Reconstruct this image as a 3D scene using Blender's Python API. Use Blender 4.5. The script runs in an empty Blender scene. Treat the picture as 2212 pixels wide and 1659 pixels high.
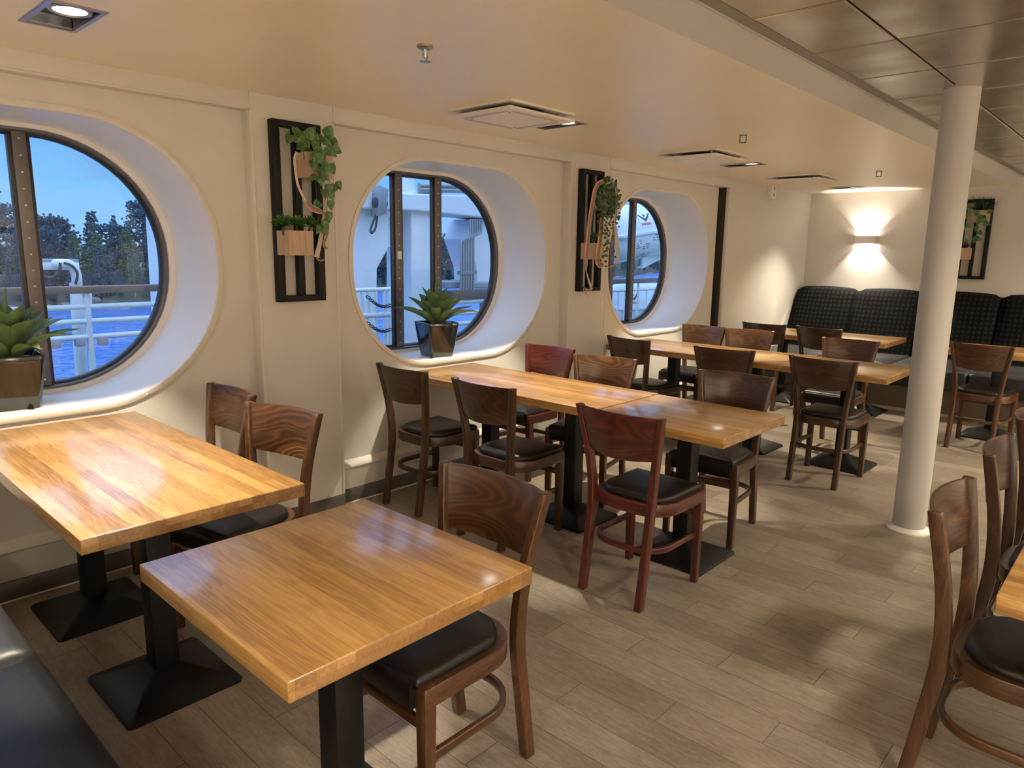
import bpy, bmesh, math, random
from mathutils import Vector, Matrix, Quaternion
import numpy as np
C = bpy.context.scene.collection
SC = bpy.context.scene
PI = math.pi
rnd = random.Random(7)

# ------------------------------------------------------------------ camera
YAW, PITCH, ROLL = math.radians(42.71521274), math.radians(10.56106296), math.radians(-0.82823823)
FPX, CX, CY = 1534.0, 1106.0, 829.5
CAMZ = 1.5
def _cam_axes():
    cy, sy, cp, sp, cr, sr = math.cos(YAW), math.sin(YAW), math.cos(PITCH), math.sin(PITCH), math.cos(ROLL), math.sin(ROLL)
    f0 = Vector((cy, sy, 0)); r0 = Vector((sy, -cy, 0)); d0 = Vector((0, 0, -1))
    f = cp*f0 + sp*d0; d = cp*d0 - sp*f0
    return cr*r0 + sr*d, cr*d - sr*r0, f
CR, CD, CF = _cam_axes()
cam = bpy.data.cameras.new('camera'); cam.sensor_width = 36; cam.lens = FPX/2212*36; cam.clip_end = 5000; cam.clip_start = 0.03
camo = bpy.data.objects.new('camera', cam); C.objects.link(camo)
camo.matrix_world = Matrix(((CR[0], -CD[0], -CF[0], 0), (CR[1], -CD[1], -CF[1], 0), (CR[2], -CD[2], -CF[2], CAMZ), (0, 0, 0, 1)))
SC.camera = camo
def ray(px, py): return ((px-CX)/FPX)*CR + ((py-CY)/FPX)*CD + CF
def onY(px, py, Y):                     # photograph pixel -> point of the place on the plane y = Y
    r = ray(px, py); t = Y/r[1]; return Vector((t*r[0], Y, CAMZ + t*r[2]))
def onX(px, py, X):
    r = ray(px, py); t = X/r[0]; return Vector((X, t*r[1], CAMZ + t*r[2]))
def onZ(px, py, Z):
    r = ray(px, py); t = (Z-CAMZ)/r[2]; return Vector((t*r[0], t*r[1], Z))

# ------------------------------------------------------------------ sky, exposure
SC.view_settings.view_transform = 'Standard'; SC.view_settings.look = 'None'
SC.view_settings.gamma = 1.0; SC.view_settings.use_curve_mapping = False
SC.view_settings.exposure = 1.1
SKY_STRENGTH = 0.50
SPOT_W, FILL_W = 122.0, 120.0
WARM = (1.0, 0.88, 0.66)
SC.cycles.max_bounces = 10; SC.cycles.diffuse_bounces = 6; SC.cycles.glossy_bounces = 5
SC.cycles.transparent_max_bounces = 12
SC.cycles.sample_clamp_indirect = 4.0
SC.cycles.use_denoising = True

class NT:
    """tiny helper to write node trees"""
    def __init__(s, tree): s.t = tree; s.n = tree.nodes; s.l = tree.links
    def node(s, kind, **kw):
        n = s.n.new(kind)
        for k, v in kw.items(): setattr(n, k, v)
        return n
    def put(s, sock, v):
        if isinstance(v, bpy.types.NodeSocket): s.l.new(v, sock)
        elif v is not None:
            if isinstance(v, (tuple, list)) and len(v) == 3 and sock.type == 'RGBA': v = (*v, 1)
            sock.default_value = v
    def m(s, op, a, b=None, c=None):
        n = s.node('ShaderNodeMath', operation=op); s.put(n.inputs[0], a)
        if b is not None: s.put(n.inputs[1], b)
        if c is not None: s.put(n.inputs[2], c)
        return n.outputs[0]
    def mix(s, f, a, b, mode='MIX'):
        n = s.node('ShaderNodeMix', data_type='RGBA', blend_type=mode)
        s.put(n.inputs[0], f); s.put(n.inputs[6], a); s.put(n.inputs[7], b); return n.outputs[2]
    def sep(s, v):
        n = s.node('ShaderNodeSeparateXYZ'); s.put(n.inputs[0], v); return n.outputs
    def comb(s, x, y, z):
        n = s.node('ShaderNodeCombineXYZ')
        for i, v in enumerate((x, y, z)): s.put(n.inputs[i], v)
        return n.outputs[0]
    def noise(s, vec, scale=5, detail=2, rough=.5, dist=0.0):
        n = s.node('ShaderNodeTexNoise'); s.put(n.inputs['Vector'], vec); s.put(n.inputs['Scale'], scale)
        s.put(n.inputs['Detail'], detail); s.put(n.inputs['Roughness'], rough); s.put(n.inputs['Distortion'], dist)
        return n.outputs[0]
    def white(s, vec):
        n = s.node('ShaderNodeTexWhiteNoise', noise_dimensions='3D'); s.put(n.inputs['Vector'], vec); return n.outputs[0]
    def ramp(s, f, stops):
        n = s.node('ShaderNodeValToRGB'); s.put(n.inputs[0], f); e = n.color_ramp.elements
        while len(e) < len(stops): e.new(0.5)
        for k, (p, c) in enumerate(stops): e[k].position = p; e[k].color = (*c, 1)
        return n.outputs[0]
    def bump(s, h, strength=.2, dist=.01):
        n = s.node('ShaderNodeBump'); s.put(n.inputs['Height'], h); n.inputs['Strength'].default_value = strength
        n.inputs['Distance'].default_value = dist; return n.outputs[0]
    def objco(s): return s.node('ShaderNodeTexCoord').outputs['Object']
    def geopos(s): return s.node('ShaderNodeNewGeometry').outputs['Position']
    def orand(s): return s.node('ShaderNodeObjectInfo').outputs['Random']

# twilight sky with broken cloud
w = bpy.data.worlds.new('twilight_sky'); SC.world = w; w.use_nodes = True
for n in list(w.node_tree.nodes): w.node_tree.nodes.remove(n)
T = NT(w.node_tree)
gen = T.node('ShaderNodeTexCoord').outputs['Generated']
sx, sy, sz = T.sep(gen)
el = T.m('MAXIMUM', sz, 0.0)
base = T.ramp(el, [(0.0, (.33, .62, .90)), (.08, (.22, .56, .98)), (.22, (.13, .40, .84)), (.42, (1.1, 1.6, 2.6)), (1.0, (1.3, 1.8, 2.7))])
cl = T.noise(T.comb(T.m('MULTIPLY', sx, 2.2), T.m('MULTIPLY', sy, 2.2), T.m('MULTIPLY', sz, 9.0)), 2.6, 5, .55)
clf = T.m('MULTIPLY', T.m('SUBTRACT', cl, .50), 2.6); clf = T.m('MINIMUM', T.m('MAXIMUM', clf, 0.0), .75)
skyc = T.mix(clf, base, (.22, .40, .72))
bg = T.node('ShaderNodeBackground'); T.put(bg.inputs[0], skyc); bg.inputs[1].default_value = SKY_STRENGTH
out = T.node('ShaderNodeOutputWorld'); T.l.new(bg.outputs[0], out.inputs[0])

# ------------------------------------------------------------------ materials
def mat(name, color=(.8, .8, .8), rough=.5, metal=0.0, build=None, spec=.5, coat=0.0, coat_rough=.1, emit=None, estr=0.0):
    m = bpy.data.materials.new(name); m.use_nodes = True; t = NT(m.node_tree)
    b = m.node_tree.nodes['Principled BSDF']
    b.inputs['Base Color'].default_value = (*color, 1); b.inputs['Roughness'].default_value = rough
    b.inputs['Metallic'].default_value = metal; b.inputs['Specular IOR Level'].default_value = spec
    b.inputs['Coat Weight'].default_value = coat; b.inputs['Coat Roughness'].default_value = coat_rough
    if emit: b.inputs['Emission Color'].default_value = (*emit, 1); b.inputs['Emission Strength'].default_value = estr
    if build: build(t, b)
    return m
def nz(amt=.06, scale=30, bump=0.0, bscale=None, detail=3):
    """soft colour mottling plus a fine bump"""
    def f(t, b):
        co = t.objco(); c = b.inputs['Base Color'].default_value[:3]
        n = t.noise(co, scale, detail)
        t.put(b.inputs['Base Color'], t.mix(n, tuple(x*(1-amt) for x in c), tuple(min(1, x*(1+amt)) for x in c)))
        if bump: t.put(b.inputs['Normal'], t.bump(t.noise(co, bscale or scale*6, 2), bump, .004))
    return f
M = {}
M['wall'] = mat('wall_paint', (.655, .63, .585), .55, build=nz(.03, 6, .12, 260))
M['trimpaint'] = mat('trim_paint', (.70, .665, .60), .45, build=nz(.02, 8))
M['ceil'] = mat('ceiling_paint', (.86, .78, .63), .34, build=nz(.03, 4, .1, 200))
M['beam'] = mat('beam_paint', (.42, .405, .38), .5, build=nz(.03, 8))
M['reveal'] = mat('reveal_paint', (.80, .78, .74), .42, build=nz(.03, 7))
M['groove'] = mat('groove_paint', (.26, .245, .225), .5, build=nz(.1, 10))
M['slot_shade'] = mat('gap_shadow_strip', (.045, .036, .028), .7, spec=.1, build=nz(.2, 20))
M['basebd'] = mat('baseboard_vinyl', (.085, .075, .066), .35, build=nz(.15, 12))
M['black'] = mat('black_powder_coat', (.006, .006, .0065), .42, spec=.3, build=nz(.2, 60, .05))
M['blackframe'] = mat('black_frame_paint', (.006, .006, .0065), .55, spec=.2, build=nz(.2, 40))
M['leather'] = mat('dark_leather', (.009, .007, .0062), .38, spec=.35, build=nz(.25, 18, .22, 300))
M['leatherblue'] = mat('black_leather', (.013, .014, .017), .34, build=nz(.25, 18, .22, 300))
M['benchleather'] = mat('bench_leather', (.026, .028, .032), .42, build=nz(.2, 9, .1, 160))
M['leatherblue2'] = mat('blue_black_leather', (.007, .009, .013), .42, spec=.22, build=nz(.25, 9, .12, 200))
M['gasket'] = mat('rubber_gasket', (.012, .013, .014), .4, build=nz(.2, 30))
M['winmetal'] = mat('window_metal', (.15, .135, .13), .42, .6, build=nz(.2, 25))
M['screw'] = mat('screw_steel', (.5, .47, .43), .3, 1.0, build=nz(.1, 40))
M['steel'] = mat('brushed_steel', (.42, .40, .38), .32, 1.0, build=nz(.1, 40))
M['darksteel'] = mat('dark_steel', (.10, .095, .09), .35, .8, build=nz(.2, 40))
M['bright'] = mat('bright_reflector', (.85, .84, .82), .12, 1.0, build=nz(.04, 20))
M['whiteplastic'] = mat('white_plastic', (.80, .77, .71), .4, build=nz(.02, 20))
M['bulb'] = mat('lamp_glass', (1, 1, 1), .3, emit=(1, .93, .82), estr=22, build=nz(.01, 10))
M['sconcebulb'] = mat('sconce_lamp', (1, 1, 1), .3, emit=(1, .90, .78), estr=40, build=nz(.01, 10))
M['pole'] = mat('pole_paint', (.48, .465, .44), .38, build=None)
def pole_b(t, b):
    co = t.objco(); x, y, z = t.sep(co)
    n = t.noise(t.comb(t.m('MULTIPLY', x, 30.0), t.m('MULTIPLY', y, 30.0), t.m('MULTIPLY', z, 60.0)), 1.0, 3, .6)
    low = t.m('MULTIPLY', t.m('GREATER_THAN', n, .70), t.m('LESS_THAN', z, .75))
    t.put(b.inputs['Base Color'], t.mix(t.m('MULTIPLY', low, .45), (.48, .465, .44), (.30, .27, .24)))
    t.put(b.inputs['Normal'], t.bump(t.noise(co, 9, 3), .12, .02))
pole_b(NT(M['pole'].node_tree), M['pole'].node_tree.nodes['Principled BSDF'])

def metalceil(t, b):
    co = t.geopos()
    n = t.noise(co, 2.3, 1); f = t.noise(co, 420, 1)
    t.put(b.inputs['Normal'], t.bump(t.m('ADD', t.m('MULTIPLY', n, 1.0), t.m('MULTIPLY', f, .02)), .35, .05))
    t.put(b.inputs['Base Color'], t.mix(t.noise(co, 3, 2), (.50, .465, .41), (.58, .54, .48)))
M['metalceil'] = mat('metal_ceiling_panel', (.5, .46, .4), .20, .85, build=metalceil)

def floor_b(t, b):
    x, y, z = t.sep(t.geopos())
    rx = t.m('DIVIDE', t.m('SUBTRACT', x, 1.711), .1415); row = t.m('FLOOR', rx); fx = t.m('SUBTRACT', rx, row)
    yy = t.m('DIVIDE', t.m('SUBTRACT', t.m('ADD', y, t.m('MULTIPLY', row, .3)), 1.356), .9)
    pl = t.m('FLOOR', yy); fy = t.m('SUBTRACT', yy, pl)
    r = t.white(t.comb(row, pl, 3.3)); r2 = t.white(t.comb(pl, row, 7.7))
    grain = t.noise(t.comb(t.m('ADD', t.m('MULTIPLY', x, 55.0), t.m('MULTIPLY', r, 40.0)), t.m('MULTIPLY', y, 9.0), t.m('MULTIPLY', r2, 30.0)), 1.6, 6, .62, .8)
    fine = t.noise(t.comb(t.m('MULTIPLY', x, 260.0), t.m('MULTIPLY', y, 60.0), r), 1.0, 3, .7)
    patch = t.noise(t.comb(t.m('MULTIPLY', x, 5.0), t.m('MULTIPLY', y, 2.2), t.m('MULTIPLY', r, 9.0)), 1.0, 3)
    v = t.m('ADD', t.m('ADD', t.m('MULTIPLY', grain, .55), t.m('MULTIPLY', fine, .34)), t.m('ADD', t.m('MULTIPLY', patch, .34), t.m('MULTIPLY', r, .12)))
    col = t.ramp(v, [(.34, (.098, .077, .060)), (.60, (.214, .174, .138)), (.86, (.36, .307, .250))])
    col = t.mix(t.m('MULTIPLY', r2, .22), col, (.23, .155, .115))
    ex = t.m('MINIMUM', fx, t.m('SUBTRACT', 1.0, fx)); ey = t.m('MINIMUM', fy, t.m('SUBTRACT', 1.0, fy))
    line = t.m('MAXIMUM', t.m('LESS_THAN', ex, .009), t.m('LESS_THAN', ey, .0016))
    t.put(b.inputs['Base Color'], t.mix(t.m('MULTIPLY', line, .8), col, (.045, .032, .022)))
    t.put(b.inputs['Roughness'], t.m('ADD', .27, t.m('MULTIPLY', fine, .18)))
    t.put(b.inputs['Normal'], t.bump(t.m('SUBTRACT', t.m('ADD', t.m('MULTIPLY', grain, .3), t.m('MULTIPLY', fine, .4)), t.m('MULTIPLY', line, 1.5)), .25, .003))
M['floor'] = mat('vinyl_plank_floor', rough=.4, build=floor_b)

def oak_b(t, b):
    # edge-glued oak: strips along y, two layers thick, every stave its own tone
    x, y, z = t.sep(t.objco()); R = t.orand()
    sx_ = t.m('DIVIDE', t.m('ADD', x, t.m('MULTIPLY', R, 3.1)), .043); col_i = t.m('FLOOR', sx_); fx = t.m('SUBTRACT', sx_, col_i)
    lay = t.m('FLOOR', t.m('DIVIDE', t.m('SUBTRACT', z, .7268), .0115))
    lay = t.m('GREATER_THAN', z, .7275)
    off = t.white(t.comb(col_i, lay, 1.0))
    pc = t.m('FLOOR', t.m('ADD', t.m('DIVIDE', y, 4.0), t.m('MULTIPLY', off, 5.0)))
    r = t.white(t.comb(col_i, pc, t.m('ADD', lay, R)))
    g = t.noise(t.comb(t.m('MULTIPLY', x, 60.0), t.m('ADD', t.m('MULTIPLY', y, 2.6), t.m('MULTIPLY', r, 40.0)), t.m('MULTIPLY', z, 60.0)), 1.5, 6, .62, 1.6)
    rings = t.m('SINE', t.m('MULTIPLY', t.m('ADD', t.noise(t.comb(t.m('MULTIPLY', x, 16.0), t.m('ADD', t.m('MULTIPLY', y, 1.5), t.m('MULTIPLY', r, 17.0)), t.m('MULTIPLY', z, 16.0)), 1.2, 2), t.m('MULTIPLY', r, 1.0)), 60.0))
    v = t.m('ADD', t.m('ADD', t.m('MULTIPLY', r, .36), t.m('MULTIPLY', g, .62)), t.m('MULTIPLY', rings, .075))
    col = t.ramp(v, [(.22, (.25, .120, .032)), (.46, (.41, .215, .062)), (.72, (.56, .325, .105)), (.95, (.65, .43, .17))])
    edge = t.m('LESS_THAN', t.m('MINIMUM', fx, t.m('SUBTRACT', 1.0, fx)), .02)
    ny = t.m('ABSOLUTE', t.sep(t.node('ShaderNodeTexCoord').outputs['Normal'])[1]); endg = t.m('GREATER_THAN', ny, .8)
    blk = t.white(t.comb(col_i, lay, 5.0)); col = t.mix(t.m('MULTIPLY', endg, t.m('ADD', .25, t.m('MULTIPLY', blk, .45))), col, (.16, .072, .022))  # end-grain blocks, with the shade on the table ends darkened in
    zl = t.m('LESS_THAN', t.m('ABSOLUTE', t.m('SUBTRACT', z, .7275)), .0007); edge = t.m('MAXIMUM', edge, zl)
    t.put(b.inputs['Base Color'], t.mix(t.m('MULTIPLY', edge, .35), col, (.20, .085, .025)))
    t.put(b.inputs['Roughness'], t.m('ADD', .27, t.m('MULTIPLY', g, .10)))
    t.put(b.inputs['Normal'], t.bump(g, .06, .002))
M['oak'] = mat('oak_butcher_block', rough=.3, build=oak_b, coat=.7, coat_rough=.14)
M['oak'].node_tree.nodes['Principled BSDF'].inputs['Coat IOR'].default_value = 1.8

def stain_b(c0, c1, c2, figure=1.0, along='z'):
    def f(t, b):
        x, y, z = t.sep(t.objco()); R = t.orand(); k = t.m('MULTIPLY', R, 37.0)
        if along == 'z':
            vec = t.comb(t.m('ADD', t.m('MULTIPLY', x, 26.0), k), t.m('MULTIPLY', y, 26.0), t.m('MULTIPLY', z, 2.6))
            d = t.noise(vec, 1.4, 4, .6, 1.0)
            v = t.m('ADD', t.m('MULTIPLY', d, .8), t.m('MULTIPLY', t.m('SINE', t.m('MULTIPLY', d, 46.0)), .10))
        elif along == 'h':
            d = t.noise(t.comb(t.m('ADD', t.m('MULTIPLY', x, 3.0), k), t.m('MULTIPLY', y, 3.0), t.m('MULTIPLY', z, 42.0)), 1.3, 4, .6, .6)
            v = t.m('ADD', t.m('MULTIPLY', d, .8), t.m('MULTIPLY', t.m('SINE', t.m('MULTIPLY', d, 40.0)), .10))
        else:
            vec = t.comb(t.m('ADD', t.m('MULTIPLY', x, 1.9), k), t.m('MULTIPLY', y, 1.0), t.m('MULTIPLY', z, 6.0))
            d = t.m('ADD', t.noise(vec, 1.0, 1.5, .45, .25), t.m('MULTIPLY', z, 1.1))
            v = t.m('ADD', t.m('ADD', .15, t.m('MULTIPLY', t.m('FRACT', t.m('MULTIPLY', d, .9)), .30)), t.m('MULTIPLY', t.m('POWER', t.m('ABSOLUTE', t.m('SINE', t.m('MULTIPLY', d, 66.0))), 4.0), .25))
            fine = t.noise(t.comb(t.m('MULTIPLY', x, 8.0), t.m('MULTIPLY', y, 8.0), t.m('MULTIPLY', z, 160.0)), 1.5, 3, .7)
            v = t.m('ADD', v, t.m('MULTIPLY', fine, .12))
        t.put(b.inputs['Base Color'], t.ramp(v, [(.25, c0), (.52, c1), (.8, c2)]))
        t.put(b.inputs['Normal'], t.bump(v, .05, .002))
    return f
WALN = ((.026, .010, .0045), (.056, .022, .009), (.17, .078, .032))
WARMW = ((.040, .015, .0055), (.088, .035, .012), (.24, .112, .045))
MAHO = ((.045, .007, .004), (.095, .015, .008), (.21, .045, .022))
for nm, c in (('walnut', WALN), ('chestnut', WARMW), ('mahogany', MAHO)):
    M[nm] = mat(nm+'_stained_beech', rough=.36, build=stain_b(*c), coat=.25, coat_rough=.2)
    M[nm+'_rail'] = mat(nm+'_stained_rail', rough=.36, build=stain_b(*c, along='h'), coat=.25, coat_rough=.2)
    M[nm+'_ply'] = mat(nm+'_stained_ply', rough=.33, build=stain_b(*c, along='x'), coat=.22, coat_rough=.2)

def check_b(t, b):
    x, y, z = t.sep(t.geopos())
    a = t.m('FLOOR', t.m('MULTIPLY', y, 42.0)); c = t.m('FLOOR', t.m('MULTIPLY', z, 42.0))
    fa = t.m('MODULO', t.m('ADD', a, 2000.0), 2.0); fc = t.m('MODULO', t.m('ADD', c, 2000.0), 2.0)
    diag = t.m('MODULO', t.m('ADD', t.m('ADD', t.m('FLOOR', t.m('MULTIPLY', y, 168.0)), t.m('FLOOR', t.m('MULTIPLY', z, 168.0))), 8000.0), 2.0)
    v = t.m('ADD', t.m('MULTIPLY', t.m('MULTIPLY', fa, fc), .6), t.m('MULTIPLY', t.m('MULTIPLY', t.m('ADD', fa, fc), diag), .25))
    t.put(b.inputs['Base Color'], t.mix(t.m('MINIMUM', v, 1.0), (.0025, .0025, .0028), (.014, .0135, .0135)))
    t.put(b.inputs['Normal'], t.bump(t.noise(t.geopos(), 500, 1), .2, .002))
M['check'] = mat('houndstooth_fabric', rough=.9, build=check_b, spec=.08)
M['plinth'] = mat('bench_plinth_laminate', (.15, .115, .08), .45, build=nz(.2, 12, .08))
M['strip'] = mat('plinth_strip_metal', (.85, .80, .70), .22, .35, build=nz(.03, 20))

def boxwood_b(t, b):
    x, y, z = t.sep(t.objco())
    g = t.noise(t.comb(t.m('MULTIPLY', x, 90.0), t.m('MULTIPLY', y, 90.0), t.m('MULTIPLY', z, 3.0)), 1.2, 4, .6, .8)
    t.put(b.inputs['Base Color'], t.ramp(g, [(.3, (.38, .255, .175)), (.7, (.56, .41, .30))]))
M['boxwood'] = mat('pale_ash_wood', rough=.6, build=boxwood_b)
def leaf_b(c0, c1, var, vs=60):
    def f(t, b):
        co = t.objco(); n = t.noise(co, vs, 3, .6)
        c = t.ramp(n, [(.35, c0), (.55, c1), (.72, var)])
        t.put(b.inputs['Base Color'], c); t.put(b.inputs['Normal'], t.bump(n, .15, .003))
    return f
M['pothos'] = mat('pothos_leaf', rough=.38, build=leaf_b((.032, .088, .020), (.060, .145, .034), (.19, .27, .08), 70))
M['ivy'] = mat('ivy_leaf', rough=.45, build=leaf_b((.022, .055, .018), (.040, .090, .028), (.07, .12, .04), 60))
M['succ'] = mat('succulent_leaf', rough=.5, build=leaf_b((.03, .09, .015), (.055, .15, .026), (.09, .20, .045), 40))
M['grass'] = mat('grass_leaf', rough=.5, build=leaf_b((.010, .028, .010), (.018, .045, .015), (.03, .06, .02), 50))
def agave_b(t, b):
    n = t.noise(t.objco(), 14, 3, .55)
    t.put(b.inputs['Base Color'], t.ramp(n, [(.3, (.045, .105, .035)), (.5, (.085, .165, .052)), (.72, (.17, .26, .085))]))
    t.put(b.inputs['Normal'], t.bump(t.noise(t.objco(), 120, 2), .1, .002))
M['agave'] = mat('agave_leaf', rough=.45, build=agave_b)
M['stem'] = mat('plant_stem', (.07, .075, .03), .6, build=nz(.3, 40))
M['pot'] = mat('gloss_black_pot', (.012, .012, .013), .10, build=nz(.1, 10), coat=.5, coat_rough=.03)
M['pebble'] = mat('grey_pebble', (.42, .39, .35), .6, build=nz(.35, 60, .1))
def ribbon_b(t, b):
    # stripes across the ribbon (UV x)
    u = t.sep(t.node('ShaderNodeTexCoord').outputs['UV'])[0]
    n = t.node('ShaderNodeValToRGB'); n.color_ramp.interpolation = 'CONSTANT'; t.put(n.inputs[0], u); e = n.color_ramp.elements
    st = [(0, (.52, .42, .36)), (.12, (.62, .13, .05)), (.34, (.45, .06, .05)), (.48, (.10, .17, .08)), (.72, (.07, .13, .13)), (.9, (.45, .38, .32))]
    while len(e) < len(st): e.new(.5)
    for k, (p, c) in enumerate(st): e[k].position = p; e[k].color = (*c, 1)
    t.put(b.inputs['Base Color'], n.outputs[0])
M['ribbon'] = mat('striped_ribbon', rough=.55, build=ribbon_b)
M['ribbonback'] = mat('ribbon_back', (.50, .41, .36), .55, build=nz(.05, 30))

def glass_mat():
    m = bpy.data.materials.new('window_glass'); m.use_nodes = True; t = NT(m.node_tree)
    for n in list(t.n): t.n.remove(n)
    tr = t.node('ShaderNodeBsdfTransparent'); tr.inputs[0].default_value = (.86, .93, 1.0, 1)
    gl = t.node('ShaderNodeBsdfGlossy'); gl.inputs['Roughness'].default_value = .01; gl.inputs[0].default_value = (.9, .93, .96, 1)
    fr = t.node('ShaderNodeFresnel'); fr.inputs[0].default_value = 1.45
    mx = t.node('ShaderNodeMixShader'); t.put(mx.inputs[0], t.m('MULTIPLY', fr.outputs[0], 1.2)); t.l.new(tr.outputs[0], mx.inputs[1]); t.l.new(gl.outputs[0], mx.inputs[2])
    o = t.node('ShaderNodeOutputMaterial'); t.l.new(mx.outputs[0], o.inputs[0]); return m
M['glass'] = glass_mat()
M['mark'] = mat('etched_mark', (.12, .25, .48), .5, build=nz(.05, 20))
# outside
M['shipwhite'] = mat('ship_white_paint', (.70, .72, .74), .5, build=nz(.10, 2.5))
M['shipgrey'] = mat('ship_grey_paint', (.32, .34, .37), .5, build=nz(.12, 3))
M['railwood'] = mat('rail_wood', (.16, .11, .08), .5, build=nz(.3, 8))
M['pipe'] = mat('conduit_steel', (.30, .32, .33), .4, .5, build=nz(.15, 10))
M['rope'] = mat('rope_fibre', (.05, .06, .07), .8, build=nz(.3, 40, .3))
M['deck'] = mat('deck_paint', (.10, .16, .14), .6, build=nz(.15, 3))
M['raft'] = mat('raft_fibreglass', (.74, .76, .78), .35, build=nz(.05, 2))
M['decalwhite'] = mat('decal_white', (.80, .80, .80), .5, build=nz(.02, 5))
M['decalblack'] = mat('decal_black', (.03, .035, .05), .5, build=nz(.1, 5))
M['decalred'] = mat('decal_red', (.55, .08, .08), .5, build=nz(.1, 5))
M['rock'] = mat('shore_rock', (.20, .19, .185), .9, build=nz(.5, .25, .6, 1.2))
M['heath'] = mat('island_ground', (.075, .085, .065), .95, build=nz(.5, .12, .6, .8))
def conif_b(c0, c1):
    def f(t, b):
        n = t.noise(t.objco(), 1.2, 4, .6); r = t.orand()
        t.put(b.inputs['Base Color'], t.mix(t.m('MULTIPLY', r, .6), t.ramp(n, [(.35, c0), (.65, c1)]), (.12, .19, .19)))
    return f
M['pine'] = mat('pine_needles', rough=.8, build=conif_b((.05, .11, .16), (.11, .21, .27)))  # blue haze over the forest put into the needle colours
M['birchleaf'] = mat('spring_foliage', rough=.8, build=conif_b((.11, .19, .10), (.22, .31, .17)))
M['bark'] = mat('bark', (.10, .075, .06), .9, build=nz(.4, 2))
M['birchbark'] = mat('birch_bark', (.55, .55, .52), .8, build=nz(.3, 2))
def sea_b(t, b):
    co = t.geopos(); x, y, z = t.sep(co)
    n1 = t.noise(t.comb(t.m('MULTIPLY', x, .9), t.m('MULTIPLY', y, .5), 0.0), 1.0, 4, .6)
    n2 = t.noise(co, .12, 2)
    t.put(b.inputs['Normal'], t.bump(t.m('ADD', n1, t.m('MULTIPLY', n2, 1.5)), .6, .8))
    t.put(b.inputs['Base Color'], t.mix(n2, (.035, .13, .40), (.06, .19, .52)))
M['sea'] = mat('sea_water', rough=.22, build=sea_b)
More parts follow.
